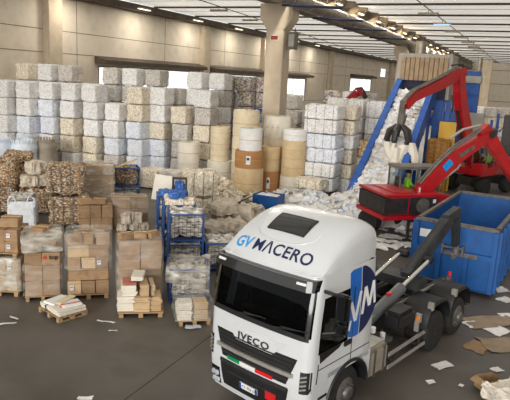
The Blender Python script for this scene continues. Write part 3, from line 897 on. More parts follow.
# hook arm: rear-pivoted mast lying back towards the container, its jib hanging down
arm = MB(); arm.bar((-4.4, .14, 1.55), (-6.75, .14, 2.80), .30, .34); arm.b2((-4.1, -.62, 1.38), (-4.7, .62, 1.62))
hk = arm.build('hook_arm', M['hookgrey'], trk, bevel=.03)
mb = MB(); mb.bar((-4.55, .22, 1.78), (-6.7, .22, 2.92), .06, .08); mb.bar((-4.55, .06, 1.78), (-6.7, .06, 2.92), .06, .08); mb.build('arm_ribs', M['black'], hk)
mb = MB(); mb.bar((-6.5, .14, 2.80), (-7.3, .14, 2.96), .26, .26); mb.bar((-7.22, .14, 2.98), (-7.5, .14, 1.85), .20, .24, (1, 0, 0)); mb.build('jib', M['hookgrey'], hk, bevel=.03)
mb = MB(); mb.tube([(-7.5, .14, 1.95), (-7.55, .14, 1.66), (-7.50, .14, 1.52), (-7.40, .14, 1.52), (-7.34, .14, 1.62)], [.10, .10, .09, .08, .05], 10); mb.build('hook', M['conrust'], hk, smooth=True)
for s in (-1, 1):
    cy = MB(); cy.tube([(-2.0, s * .42, 1.12), (-3.6, s * .42, 1.56)], .145, 14); c_ = cy.build('lift_cylinder', M['cylgrey'], trk, smooth=True)
    mb = MB(); mb.tube([(-3.55, s * .42, 1.545), (-5.1, s * .42, 1.97)], .055, 10); mb.build('piston_rod', M['chrome'], c_, smooth=True)
    mb = MB(); mb.tube([(-5.1, s * .5, 1.97), (-5.1, s * .2, 1.97)], .1, 10); mb.build('rod_end', M['black'], c_, smooth=True)
    mb = MB(); mb.b2((-2.95, s * .42 - .05, 1.49), (-3.1, s * .42 + .05, 1.58)); mb.build('warning_mark', M['red'], c_)
# fuel tank, side guards, boxes
for s in (1, -1):
    mb = MB(); mb.b2((-.90, s * .56, .42), (-1.68, s * 1.21, 1.03)); tk = mb.build('fuel_tank', M['tank'], trk, bevel=.06, smooth=True)
    mb = MB(); mb.b2((-.93, s * .60, 1.03), (-1.66, s * 1.10, 1.06)); mb.build('tank_step', M['alu'], tk)
    mb = MB()
    for x in (-1.1, -1.48): mb.b2((x - .03, s * 1.2, .42), (x + .03, s * 1.225, 1.04))
    mb.build('tank_strap', M['steel'], tk)
    for z0, z1 in ((.36, .45), (.66, .76)):
        mb = MB(); mb.b2((-1.72, s * 1.19, z0), (-3.55, s * 1.22, z1)); mb.build('side_guard', M['alu'], trk, bevel=.008)
    for x in (-1.95, -3.3): mb = MB(); mb.b2((x - .04, s * .44, .4), (x + .04, s * 1.19, .46)); mb.b2((x - .04, s * 1.15, .36), (x + .04, s * 1.19, .76)); mb.build('guard_bracket', M['chassis'], trk)
    mb = MB(); mb.b2((-2.35, s * .62, .98), (-3.15, s * 1.12, 1.40)); ab = mb.build('tool_box', M['black'], trk, bevel=.09, smooth=True)
    mb = MB(); mb.tube([(-1.95, s * .9, .75), (-1.95, s * .9, 1.05)], .06, 10); mb.tube([(-1.8, s * .72, 1.05), (-1.8, s * .72, 1.17)], .07, 10); mb.build('filler_cap', M['labelw'], trk, smooth=True)
    mb = MB(); mb.tube([(-2.0, s * .9, .9), (-2.1, s * .8, 1.0), (-2.3, s * .7, .95)], .03, 6); mb.b2((-1.85, s * .6, .8), (-2.25, s * 1.0, .9)); mb.build('valve_block', M['steel'], trk)
    mb = MB(); mb.b2((-3.2, s * 1.05, 1.0), (-3.3, s * 1.18, 1.2)); mb.b2((-3.2, s * 1.05, .76), (-3.26, s * 1.15, 1.0)); mb.build('lamp_bracket', M['alu'], trk)
    mb = MB(); mb.tube([(-3.14, s * 1.12, 1.10), (-3.20, s * 1.12, 1.10)], .05, 8); mb.build('side_marker', M['orange'], trk)
# wheels
def wheel_mb(w, r=.52):
    h = w / 2
    t = MB(); t.lathe([(r - .19, -h), (r - .06, -h), (r - .015, -h + .03), (r, -h + .06), (r, h - .06), (r - .015, h - .03), (r - .06, h), (r - .19, h)], 32)
    return t
def put_wheel(x, s, yo, w, drive):
    mt = Matrix.Translation((x, s * (yo - w / 2), .52)) @ Matrix.Rotation(-s * PI / 2, 4, 'X')
    a = MB(); b = wheel_mb(w); a.add([mt @ Vector(v) for v in b.v], b.f); wh = a.build('wheel', M['rubber'], trk, smooth=True)
    h = w / 2; b = MB()
    if drive: b.lathe([(.34, h - .02), (.34, h + .0), (.30, h - .01), (.28, h - .13), (.14, h - .14), (.13, h - .02), (.10, h + .0), (.01, h + .0)], 28, mt)
    else: b.lathe([(.34, h - .02), (.34, h + .0), (.31, h - .01), (.27, h + .02), (.15, h + .05), (.13, h + .1), (.10, h + .12), (.01, h + .12)], 28, mt)
    b.build('rim', M['steel'], wh, smooth=True)
    b = MB()
    for k in range(10):
        t = 2 * PI * k / 10; q = mt @ Vector((.20 * math.cos(t), .20 * math.sin(t), h - .13 if drive else h + .035)); q2 = mt @ Vector((.20 * math.cos(t), .20 * math.sin(t), h - .09 if drive else h + .07))
        b.tube([q, q2], .016, 6)
    b.build('wheel_nuts', M['steel'], wh)
for s in (1, -1):
    put_wheel(0, s, 1.21, .36, False); put_wheel(-4.1, s, 1.22, .62, True); put_wheel(-5.48, s, 1.20, .40, False)
mb = MB()
for x in (0, -4.1, -5.48): mb.tube([(x, -.95, .52), (x, .95, .52)], .09, 8)
mb.lathe([(.05, -.2), (.26, -.1), (.26, .1), (.05, .2)], 14, Matrix.Translation((-4.1, 0, .52))); mb.build('axles', M['chassis'], trk)
for s in (1, -1):
    for x in (-4.1, -5.48):
        n = 16; a0, a1 = R(8), R(172)
        rows = []
        for k in range(n + 1):
            t = lerp(a0, a1, k / n); c_, s_ = math.cos(t), math.sin(t); sg = lambda v, e: math.copysign(abs(v) ** e, v)
            px_, pz_ = x + .67 * sg(c_, .7), .55 + .80 * sg(s_, .7)
            rows.append([(px_, s * .58, pz_), (px_, s * 1.22, pz_), (px_, s * 1.255, pz_ - .05 * s_ - .0)])
        mb = MB(); mb.grid(rows); mb.grid([[(p[0], p[1], p[2] - .03) for p in r] for r in rows]); fd = mb.build('mudguard', M['black'], trk, smooth=True)
        mb = MB(); mb.b2((x + .36, s * 1.14, 1.20), (x + .46, s * 1.27, 1.38)); mb.build('mudguard_stay', M['alu'], fd)
mb = MB(); mb.b2((-6.2, -1.15, .62), (-6.3, 1.15, .80))
for s in (-1, 1): mb.b2((-6.2, s * .38, .6), (-6.28, s * .46, 1.0))
mb.build('rear_bumper', M['chassis'], trk)
for s in (-1, 1):
    mb = MB(); mb.b2((-6.3, s * .75, .66), (-6.34, s * 1.12, .78)); mb.build('tail_lamp', M['red'], trk)
    mb = MB(); mb.tube([(-6.25, s * .56, 1.3), (-6.25, s * .56, 1.42)], .05, 8); mb.build('amber_lamp', M['red'], trk)
for s in (-1, 1): mb = MB(); mb.b2((-.92, s * 1.0, 1.0), (-.98, s * 1.1, 2.95)); mb.build('cab_rear_guide', M['black'], trk)
freeze(trk)

# ------------------------------------------------------------------ roll-off container
ca, cb, cc = G(417, 217, 2.25), G(500, 231, 2.25), G(459, 191, 2.25)
cu_ = (ca - cb).normalized(); cl = (cc - ca).normalized()
cz = math.atan2(cl.y, cl.x)                        # local x: length away from truck, local y: width
con = thing('roll_off_container', 'large blue open-top roll-off container behind the truck, white label on its front', 'container', ((ca.x + cb.x) / 2, (ca.y + cb.y) / 2, 0), cz)
cw, clen, ch = (ca - cb).length / 2, 6.2, 2.22
mb = MB()
T_ = .05
mb.b2((0, -cw, .18), (T_, cw, ch)); mb.b2((clen - T_, -cw, .18), (clen, cw, ch)); mb.b2((T_, -cw, .18), (clen - T_, -cw + T_, ch)); mb.b2((T_, cw - T_, .18), (clen - T_, cw, ch)); mb.b2((0, -cw, .16), (clen, cw, .22))
mb.build('shell', M['conblue'], con)
mb = MB()
for s in (-1, 1): mb.b2((-.05, s * (cw - .07) - .07, ch - .05), (clen + .05, s * (cw - .07) + .07, ch + .06))
mb.b2((-.07, -cw, ch - .05), (.08, cw, ch + .06)); mb.b2((clen - .08, -cw, ch - .05), (clen + .07, cw, ch + .06)); mb.build('rim', M['conrust'], con, bevel=.015)
for s in (-1, 1):
    for k in range(9):
        x = .1 + (clen - .2) * k / 8
        mb = MB(); y = s * (cw + .05); mb.b2((x - .06, y - .055, .2), (x + .06, y + .055, ch - .05)); mb.build('side_rib', M['conblue'], con, bevel=.01)
for y in (-cw + .06, -.42, .42, cw - .06):
    mb = MB(); mb.b2((-.12, y - .07, .2 if abs(y) > 1 else .3), (0, y + .07, ch - .06 if abs(y) > 1 else 1.25)); mb.build('front_post', M['conblue'], con, bevel=.01)
mb = MB(); mb.b2((-.14, -cw, 1.22), (0, cw, 1.40)); mb.build('front_crossbar', M['conblue'], con, bevel=.015)
mb = MB(); mb.b2((-.145, -.75, 1.24), (-.14, .3, 1.38)); mb.build('rust_patch', M['conrust'], con)
mb = MB(); mb.tube([(-.26, -.28, 1.52), (-.26, .28, 1.52)], .035, 8); mb.b2((-.28, -.34, 1.3), (0, -.28, 1.6)); mb.b2((-.28, .28, 1.3), (0, .34, 1.6)); mb.build('hook_bar', M['conrust'], con)
mb = MB(); mb.b2((-.03, .70, 1.66), (-.01, 1.12, 1.92)); mb.build('white_label', M['labelw'], con)
mb = MB()
for s in (-1, 1): mb.b2((.1, s * .44, .02), (clen - .1, s * .56, .18))
mb.build('skid_rail', M['conblue'], con)
for x in (.5, clen - .6):
    for s in (-1, 1):
        mb = MB(); mb.lathe([(.02, -.1), (.12, -.1), (.12, .1), (.02, .1)], 14, Matrix.Translation((x, s * .85, .12)) @ Matrix.Rotation(PI / 2, 4, 'X')); mb.build('ground_roller', M['steel'], con)

# ------------------------------------------------------------------ people
def person(label, loc, rz, scale=1.):
    """a seated operator: one continuous skinned body, hair as a child"""
    J = [(0, 0, .0, .15), (-.02, 0, .22, .15), (-.02, 0, .42, .17), (-.01, 0, .54, .07), (.02, 0, .62, .08), (.03, 0, .74, .105), (.03, 0, .82, .08)]
    E_ = [(0, 1), (1, 2), (2, 3), (3, 4), (4, 5), (5, 6)]
    for s in (-1, 1):
        b = len(J); J += [(-.01, s * .17, .46, .07), (.06, s * .24, .25, .055), (.30, s * .17, .20, .042), (.38, s * .15, .21, .035)]
        E_ += [(2, b), (b, b + 1), (b + 1, b + 2), (b + 2, b + 3)]
        for q in (-.02, 0, .02): n = len(J); J += [(.44, s * .15 + q, .20, .012), (.47, s * .15 + q, .17, .01)]; E_ += [(b + 3, n), (n, n + 1)]
        n = len(J); J += [(.40, s * .11, .23, .012)]; E_ += [(b + 3, n)]
        b = len(J); J += [(.05, s * .10, -.03, .10), (.42, s * .12, .02, .075), (.45, s * .12, -.36, .055), (.56, s * .12, -.40, .045)]
        E_ += [(0, b), (b, b + 1), (b + 1, b + 2), (b + 2, b + 3)]
    me = bpy.data.meshes.new('body'); me.from_pydata([j[:3] for j in J], E_, [])
    o = bpy.data.objects.new('person_tmp', me); COL.objects.link(o)
    md = o.modifiers.new('skin', 'SKIN')
    for i, j in enumerate(J): me.skin_vertices[0].data[i].radius = (j[3], j[3])
    me.skin_vertices[0].data[0].use_root = True
    o.modifiers.new('sub', 'SUBSURF').levels = 1
    dg = bpy.context.evaluated_depsgraph_get(); dg.update()
    m2 = bpy.data.meshes.new_from_object(o.evaluated_get(dg)); bpy.data.objects.remove(o)
    m2.materials.clear()
    for k in ('hivis', 'trouser', 'skin'): m2.materials.append(M[k])
    for p in m2.polygons:
        c = p.center
        p.material_index = 2 if c.z > .55 or (c.x > .34 and c.z > .12) else (1 if c.z < .08 else 0)
        p.use_smooth = True
    p = bpy.data.objects.new('person', m2); COL.objects.link(p); p.location = loc; p.rotation_euler.z = rz; p.scale = (scale,) * 3
    tag(p, label, 'person')
    mb = MB(); mb.lathe([(.115, .0), (.118, .05), (.10, .10), (.05, .135), (.01, .14)], 14, Matrix.Translation((.015, 0, .755)))
    mb.build('hair', M['hair'], p, smooth=True)
    for s in (-1, 1):
        mb = MB(); mb.box((.125, s * .035, .745), (.02, .025, .015)); mb.build('eye', M['ink'], p)
    mb = MB(); mb.prism([(.12, .74), (.155, .70), (.12, .69)], -.015, .015, 'y'); mb.build('nose', M['skin'], p)
    return p


# ------------------------------------------------------------------ excavators (wheeled material handlers)
def tyre(parent, c, r, w, axis, name='wheel'):
    mt = Matrix.Translation(c) @ Matrix.Rotation(PI / 2, 4, axis)
    mb = MB(); h = w / 2
    mb.lathe([(r * .6, -h), (r * .93, -h), (r, -h + .06), (r, h - .06), (r * .93, h), (r * .6, h)], 24, mt); o = mb.build(name, M['rubber'], parent, smooth=True)
    mb = MB(); mb.lathe([(.02, -h * .7), (r * .6, -h * .8), (r * .62, 0), (r * .6, h * .8), (.25 * r, h * .5), (.22 * r, h * .9), (.02, h * .9)], 20, mt); mb.build('rim', M['alu'], o, smooth=True)
    return o


def on_plane(px, py, o, d):
    """where a pixel's ray meets the vertical plane through o along d"""
    n = Vector((-d.y, d.x, 0)); r_ = ray(px, py)
    t = (Vector(o) - Vector((0, 0, CAM_H))).dot(n) / r_.dot(n)
    return Vector((0, 0, CAM_H)) + r_ * t


def plate_path(mb, pts, ws, th, mt_inv):
    """a box-section boom: pts are world points in one vertical plane, ws depths, th thickness"""
    P = [mt_inv @ p for p in pts]
    rows = []
    for i, p in enumerate(P):
        d = (P[min(i + 1, len(P) - 1)] - P[max(i - 1, 0)]).normalized(); side = Vector((0, 0, 1)).cross(d)
        side = Vector((-d.y, d.x, 0)).normalized() if side.length < 1e-3 else side.normalized(); nrm = d.cross(side).normalized()
        side = Vector((0, 1, 0)); nrm = d.cross(side).normalized()
        a = nrm * ws[i] / 2; b = side * th / 2
        rows.append([p + a + b, p + a - b, p - a - b, p - a + b])
    mb.grid(rows, closed=True); mb.add(rows[0], [(0, 1, 2, 3)]); mb.add(rows[-1], [(3, 2, 1, 0)])
    return P


def cab_build(parent, x0, x1, y0, y1, z0, z1, name='cab'):
    mb = MB(); w = .07
    for x in (x0, x1 - w, lerp(x0, x1, .42)):
        for y in (y0, y1 - w): mb.b2((x, y, z0), (x + w, y + w, z1))
    mb.b2((x0, y0, z0), (x1, y1, z0 + .12)); mb.b2((x0 - .03, y0 - .03, z1 - .06), (x1 + .06, y1 + .03, z1 + .06))
    mb.b2((x0, y0, z0), (x1, y0 + w * .8, z0 + .3)); mb.b2((x0, y1 - w * .8, z0), (x1, y1, z0 + .3)); mb.b2((x0, y0, z0), (x0 + w * .8, y1, z0 + .4))
    c = mb.build(name, M['exgrey'], parent, bevel=.015)
    for a, b in (((x0 + w, y0 + .02, z0 + .5), (x1 - w, y0 + .03, z1 - .06)), ((x0 + w, y1 - .03, z0 + .5), (x1 - w, y1 - .02, z1 - .06)), ((x1 - .03, y0 + w, z0 + .2), (x1 - .02, y1 - w, z1 - .06)), ((x0 + .02, y0 + w, z0 + .55), (x0 + .03, y1 - w, z1 - .06))):
        mb = MB(); mb.b2(a, b); mb.build('cab_window', M['eglass'], c)
    mb = MB(); xm = lerp(x0, x1, .25); ym = (y0 + y1) / 2; mb.b2((xm - .25, ym - .25, z0 + .35), (xm + .25, ym + .25, z0 + .5)); mb.box((xm - .28, ym, z0 + .85), (.1, .48, .8)); mb.build('operator_seat', M['dark'], c, bevel=.03)
    return c


# near excavator
ea = R(18)
e1 = thing('excavator', 'red wheeled excavator nearest the camera, its low boom rising right behind the blue container', 'excavator', (6.95, 24.98, 0), ea)
I1 = Matrix.Translation((6.95, 24.98, 0)) @ Matrix.Rotation(ea, 4, 'Z'); I1i = I1.inverted(); D1 = Vector((math.cos(ea), math.sin(ea), 0))
mb = MB(); mb.prism([(-2.0, 1.42), (1.7, 1.42), (1.7, 2.1), (.5, 2.34), (-2.0, 2.34)], -1.15, 1.15, 'y'); up_ = mb.build('upper_body', M['exred'], e1, bevel=.06)
mb = MB(); mb.b2((-2.12, -1.2, 1.46), (-1.0, 1.2, 2.28)); mb.build('counterweight', M['exdark'], up_, bevel=.08)
mb = MB(); mb.b2((-2.16, -1.22, 2.26), (-.4, 1.22, 2.36)); mb.b2((-2.18, -1.24, 1.28), (1.6, 1.24, 1.46)); mb.build('red_trim', M['exred'], up_, bevel=.04)
mb = MB(); mb.b2((-.98, -1.17, 1.50), (.35, -1.15, 2.22)); gp = mb.build('radiator_grille', M['exdark'], up_)
mb = MB(); mt = Matrix.Translation((-.35, -1.18, 1.88)) @ Matrix.Rotation(PI / 2, 4, 'X'); mb.lathe([(.27, -.01), (.31, -.01), (.31, .02), (.27, .02)], 20, mt)
for k in range(6): t = PI * k / 6; mb.bar(mt @ Vector((.26 * math.cos(t), .26 * math.sin(t), 0)), mt @ Vector((-.26 * math.cos(t), -.26 * math.sin(t), 0)), .07, .02)
mb.build('cooling_fan', M['exgrey'], gp)
mb = MB(); mb.b2((.12, -1.185, 1.98), (.26, -1.17, 2.14)); mb.build('grille_sticker', M['labelw'], gp)
mb = MB(); mb.b2((.5, -1.16, 1.86), (1.5, -1.152, 1.94)); mb.build('side_stripe', M['exdark'], up_)
mb = MB(); mb.b2((-1.6, -.9, 2.36), (-.7, .9, 2.40)); mb.tube([(-.5, -.9, 2.3), (-.5, -.9, 2.62)], .05, 8); mb.build('engine_hood', M['exred'], up_, bevel=.02)
mb = MB(); mb.tube([(-.2, -.55, 2.34), (-.2, -.55, 2.52)], .07, 8); mb.build('fuel_cap', M['labelw'], up_)
for k in range(3):
    mb = MB(); mb.b2((-2.13, -.9 + .62 * k, 1.6), (-2.125, -.42 + .62 * k, 2.12)); mb.build('rear_panel', M['exdark'], up_)
cab_build(e1, -.75, 1.3, .12, 1.15, 1.55, 3.25)
person('operator in lime jacket seated in the cab of the nearer red excavator', I1 @ Vector((-.05, .62, 1.9)), ea)
for c_ in kids(e1):
    c_.location.z -= .3
# boom
o1 = I1 @ Vector((.2, -.25, 0))
bp = [on_plane(x, y, o1, D1) for x, y in ((420, 193), (437, 174), (456, 156), (473, 145), (489, 134))]
mb = MB(); P = plate_path(mb, bp, [.62, .66, .62, .52, .42], .42, I1i); bo = mb.build('boom', M['exred'], e1, bevel=.03)
mb = MB()
for q in (-.1, .1): mb.tube([p + Vector((-.12, q, .42)) for p in P[:-1]] + [P[-1] + Vector((-.1, q, .40))], .05, 8)
mb.build('hose', M['exgrey'], bo, smooth=True)
mb = MB(); a = P[1] + Vector((-.1, -.215, -.05)); b = P[2] + Vector((-.15, -.215, .02)); mb.bar(lerp(a, b, .35), lerp(a, b, .75), .02, .3, (0, 0, 1)); mb.build('blue_sticker', M['logolight'], bo)
mb = MB(); a, b = P[2] + Vector((0, -.216, 0)), P[3] + Vector((0, -.216, 0)); mb.bar(lerp(a, b, .0), lerp(a, b, .9), .02, .16, (0, 0, 1)); mb.build('faded_lettering', M['conrust'], bo)
mb = MB(); mb.tube([P[0] + Vector((.4, .0, .1)), P[2] + Vector((.1, 0, -.55)), P[2] + Vector((.25, 0, -.35))], .09, 10); mb.build('boom_cylinder', M['chrome'], bo)
sp = [on_plane(x, y, o1, D1) for x, y in ((482, 128), (491, 142), (501, 158), (514, 178), (522, 190))]
mb = MB(); S = plate_path(mb, sp, [.55, .60, .5, .42, .32], .36, I1i); st = mb.build('stick', M['exred'], e1, bevel=.03)
mb = MB(); mt = Matrix.Translation(P[-1]) @ Matrix.Rotation(PI / 2, 4, 'X'); mb.lathe([(.02, -.26), (.16, -.26), (.16, .26), (.02, .26)], 14, mt); mb.build('pivot_pin', M['exdark'], st)
mb = MB(); mb.tube([S[0] + Vector((-.05, .1, .1)), S[0] + Vector((-.9, .1, -.1)), S[0] + Vector((-1.5, .1, -.5))], .06, 8); mb.build('stick_cylinder', M['alu'], st)
gt = S[-1]
mb = MB(); mb.tube([gt, gt + Vector((0, 0, -.35))], .12, 10); gr_ = mb.build('rotator', M['exdark'], e1)
for k in range(4):
    t = k * PI / 2 + .4; mb = MB(); c_, s_ = math.cos(t), math.sin(t)
    mb.tube([gt + Vector((.15 * c_, .15 * s_, -.3)), gt + Vector((.55 * c_, .55 * s_, -.6)), gt + Vector((.5 * c_, .5 * s_, -1.1)), gt + Vector((.12 * c_, .12 * s_, -1.35))], [.09, .11, .09, .03], 8); mb.build('grapple_claw', M['exdark'], gr_, smooth=True)
# undercarriage, turned under the body
ua = R(-44) - ea
um = Matrix.Translation(I1i @ Vector((6.8, 25.0, 0))) @ Matrix.Rotation(ua, 4, 'Z')
mb = MB()
for q in [MB().box((0, 0, .95), (3.0, .9, .5)), MB().box((-1.35, 0, .6), (.35, 1.7, .3)), MB().box((1.35, 0, .6), (.35, 1.7, .3))]: mb.add([um @ Vector(v) for v in q.v], q.f)
mb.lathe([(.6, 1.1), (.8, 1.12), (.8, 1.36), (.6, 1.38)], 24); uc = mb.build('undercarriage', M['chassis'], e1)
for x in (-1.35, 1.35):
    for y in (-1.0, 1.0):
        c_ = um @ Vector((x, y, .52)); mt = Matrix.Translation(c_) @ Matrix.Rotation(ua, 4, 'Z')
        r = .52; h = .22; mt2 = mt @ Matrix.Rotation(PI / 2, 4, 'X')
        mb = MB(); mb.lathe([(r * .6, -h), (r * .93, -h), (r, -h + .06), (r, h - .06), (r * .93, h), (r * .6, h)], 24, mt2); w_ = mb.build('wheel', M['rubber'], e1, smooth=True)
        mb = MB(); mb.lathe([(.02, -h * .7), (r * .6, -h * .8), (r * .62, 0), (r * .6, h * .8), (.3 * r, h * .5), (.25 * r, h * .9), (.02, h * .9)], 20, mt2); mb.build('rim', M['alu'], w_, smooth=True)
mb = MB(); q = um @ Vector((.55, -1.0, 0)); mb.tube([(q.x, q.y, .0), (q.x, q.y, 1.1)], .07, 8); mb.lathe([(.02, 0), (.22, 0), (.2, .05), (.02, .06)], 12, Matrix.Translation((q.x, q.y, 0))); mb.build('stabiliser_leg', M['exdark'], e1)

# second excavator, whose grapple hangs over the conveyor
eb = PI + .66
e2 = thing('excavator', 'red wheeled excavator behind, tall boom raised and grapple hanging over the blue conveyor', 'excavator', (14.4, 37.2, 0), eb)
I2 = Matrix.Translation((14.4, 37.2, 0)) @ Matrix.Rotation(eb, 4, 'Z'); I2i = I2.inverted(); D2 = Vector((math.cos(eb), math.sin(eb), 0))
mb = MB(); mb.prism([(-2.3, 1.2), (1.9, 1.2), (1.9, 1.6), (.6, 1.75), (.2, 2.2), (-2.3, 2.2)], -1.1, 1.2, 'y'); up_ = mb.build('upper_body', M['exred'], e2, bevel=.06)
mb = MB(); mb.b2((-2.45, -1.15, 1.3), (-1.5, 1.25, 2.15)); mb.build('counterweight', M['exred'], up_, bevel=.1)
mb = MB(); mb.prism([(-1.3, 1.35), (.35, 1.35), (-.1, 1.62), (-1.0, 2.15), (-1.3, 2.15)], 1.2, 1.23, 'y'); mb.build('side_panel', M['exgrey'], up_)
cab_build(e2, -.1, 1.45, .15, 1.15, 1.3, 2.95)
person('operator in lime jacket seated in the cab of the farther red excavator', I2 @ Vector((.35, .62, 1.82)), eb)
mb = MB(); mb.b2((1.3, .5, 1.25), (1.95, 1.22, 1.95)); mb.build('front_locker', M['exred'], e2, bevel=.05)
o2 = I2 @ Vector((0, -.35, 0))
bp = [on_plane(x, y, o2, D2) for x, y in ((474, 163), (467, 140), (462, 112), (459.5, 90), (459, 74))]
mb = MB(); P = plate_path(mb, bp, [.9, .85, .75, .68, .62], .5, I2i); bo = mb.build('boom', M['exred'], e2, bevel=.03)
mb = MB(); mb.tube([P[0] + Vector((.9, 0, .1)), P[2] + Vector((.5, 0, .1))], .1, 10); mb.build('boom_cylinder', M['exdark'], bo)
mb = MB(); mb.tube([P[1] + Vector((-.45, .1, 0)), P[3] + Vector((-.42, .1, 0)), P[4] + Vector((-.1, .1, .6)), P[4] + Vector((1.0, .1, .45))], .05, 8); mb.build('hose', M['exdark'], bo, smooth=True)
sp = [on_plane(x, y, o2, D2) for x, y in ((464, 72), (455, 75), (440, 84), (424, 91.5), (413, 97), (405, 107))]
mb = MB(); S = plate_path(mb, sp, [.5, .75, .62, .55, .5, .34], .42, I2i); st = mb.build('stick', M['exred'], e2, bevel=.03)
mb = MB()
for q in (-.12, .0, .12): mb.tube([S[1] + Vector((-.2, q, .45)), S[2] + Vector((0, q, .42)), S[3] + Vector((0, q, .38)), S[4] + Vector((0, q, .40)), S[5] + Vector((.25, q, .3)), S[5] + Vector((.3, q, -.5))], .05, 8)
mb.build('hose', M['exgrey'], st, smooth=True)
gt = I2i @ on_plane(404, 109, o2, D2)
gb = I2i @ on_plane(400, 127, o2, D2)
mb = MB(); mb.tube([gt, lerp(gt, gb, .3), lerp(gt, gb, .32), lerp(gt, gb, .6), gb], [.12, .14, .24, .24, .18], 12); gr_ = mb.build('rotator', M['exgrey'], e2)
for k in range(5):
    t = k * 2 * PI / 5 + .3; c_, s_ = math.cos(t), math.sin(t); mb = MB()
    mb.tube([gb + Vector((.15 * c_, .15 * s_, .1)), gb + Vector((.52 * c_, .52 * s_, -.22)), gb + Vector((.66 * c_, .66 * s_, -.70)), gb + Vector((.36 * c_, .36 * s_, -1.2))], [.13, .20, .17, .04], 8); mb.build('grapple_claw', M['exdark'], gr_, smooth=True)
mb = MB(); mb.box((0, 0, .8), (3.6, 1.0, .5))
for x in (-1.3, 1.3): mb.box((x, 0, .6), (.35, 1.8, .3))
mb.lathe([(.6, .9), (.8, .95), (.8, 1.2), (.6, 1.22)], 20); mb.build('undercarriage', M['chassis'], e2)
for x in (-1.35, 1.35):
    for y in (-1.05, 1.05): tyre(e2, (x, y, .52), .52, .5, 'X')
gw = I2 @ gb

# strips of paper held by that grapple
mb = MB(); rnd = random.Random(3)
for k in range(9):
    a = gw + Vector((rnd.uniform(-.7, .7), rnd.uniform(-1.0, -.3), -.7 - rnd.random() * .4)); l_ = rnd.uniform(1.2, 2.4); dx = rnd.uniform(-.9, .3)
    n_ = 6; w = rnd.uniform(.12, .26)
    rows = []
    for i in range(n_ + 1):
        t = i / n_; c = a + Vector((dx * t * 1.1, -.15 * t, -l_ * t)); q = w * (1 + .3 * math.sin(5 * t + k))
        rows.append([c + Vector((-q, .05 * math.sin(7 * t + k), 0)), c + Vector((0, -.12, .02)), c + Vector((q, .06 * math.cos(6 * t + k), 0))])
    mb.grid(rows)
tag(mb.build('paper_strips', M['ivory'], smooth=True), 'long white paper strips gripped by the grapple above the conveyor', 'paper', kind='stuff')

# distant third machine: only its arm shows above the bales
pa = [A(x, y, 50) for x, y in ((340, 106), (350, 99), (357, 92.5), (362, 92), (366, 98))]
ee = thing('loader_arm', 'short red machine arm poking up behind the bales below the small window', 'machine arm', (pa[0].x, pa[0].y, 0))
mb = MB(); off = Vector((pa[0].x, pa[0].y, 0))
pts = [Vector((-.9, 0, 0)), Vector((-.6, 0, 3.2))] + [p - off for p in pa]
for i in range(len(pts) - 2): mb.bar(pts[i], pts[i + 1], .6, .5, (0, 1, 0))
mb.build('arm', M['exred'], ee)
mb = MB(); mb.tube([p - off + Vector((0, .35, .35)) for p in pa[1:]], .08, 8); mb.bar(pts[-2], pts[-1], .35); mb.build('hose', M['exdark'], ee)

# ------------------------------------------------------------------ conveyor and baler
cvl = LD * 29.3 + CD * -6.80
cv = thing('conveyor', 'steep blue inclined conveyor with raised side rails climbing to a beige slat hood', 'conveyor', (cvl.x, cvl.y, 0), HALL)
sl = math.atan2(6.0, 10.0)
def cvp(x, t, h): return (x, t - h * math.sin(sl), .35 + t * .6 + h * math.cos(sl))
W2 = .93; RT = .34
for s in (-1, 1):
    mb = MB(); mb.grid([[cvp(s * W2, t, -.45), cvp(s * W2, t, .62), cvp(s * (W2 + RT), t, .62), cvp(s * (W2 + RT), t, -.45)] for t in (-.6, 9.9)], closed=True)
    mb.add([cvp(s * W2, -.6, -.45), cvp(s * W2, -.6, .62), cvp(s * (W2 + RT), -.6, .62), cvp(s * (W2 + RT), -.6, -.45)], [(0, 1, 2, 3)])
    mb.add([cvp(s * W2, 9.9, -.45), cvp(s * W2, 9.9, .62), cvp(s * (W2 + RT), 9.9, .62), cvp(s * (W2 + RT), 9.9, -.45)], [(3, 2, 1, 0)])
    r_ = mb.build('side_rail', M['beltblue'], cv)
    for t in range(0, 10): mb = MB(); mb.grid([[cvp(s * (W2 + RT), t + a, -.42), cvp(s * (W2 + RT), t + a, .58), cvp(s * (W2 + RT + .04), t + a, .58), cvp(s * (W2 + RT + .04), t + a, -.42)] for a in (-.05, .05)], closed=True); mb.build('rail_stiffener', M['beltblue'], r_)
mb = MB(); mb.grid([[cvp(-W2, t, 0), cvp(W2, t, 0), cvp(W2, t, -.12), cvp(-W2, t, -.12)] for t in (-.5, 9.9)], closed=True); mb.build('belt', M['rubber'], cv)
for t in (2.5, 6.0, 9.3):
    for s in (-1, 1):
        mb = MB(); p = cvp(s * (W2 + .08), t, -.3); mb.b2((p[0] - .09, p[1] - .09, 0), (p[0] + .09, p[1] + .09, p[2])); mb.build('support_leg', M['beltblue'], cv)
hd = thing('feed_hood', 'beige slatted hood over the top end of the blue conveyor', 'hood', HP(-6.55, 39.5, 0), HALL)
mb = MB(); mb.b2((-1.7, 1.2, 5.9), (-1.5, 3.2, 8.35)); mb.b2((1.5, 1.2, 5.9), (1.7, 3.2, 8.35)); mb.b2((-1.7, 3.0, 0), (-1.5, 3.2, 5.0)); mb.b2((1.5, 3.0, 0), (1.7, 3.2, 5.0)); mb.b2((-1.7, .1, 8.2), (1.7, 3.2, 8.45)); mb.b2((-1.7, 2.9, 5.4), (1.7, 3.2, 8.3)); mb.build('frame', M['mgrey'], hd, bevel=.02)
for s in (-1, 1): mb = MB(); mb.b2((s * 1.5, .1, 5.6), (s * 1.7, 1.3, 8.3)); mb.build('cheek', M['mgrey'], hd)
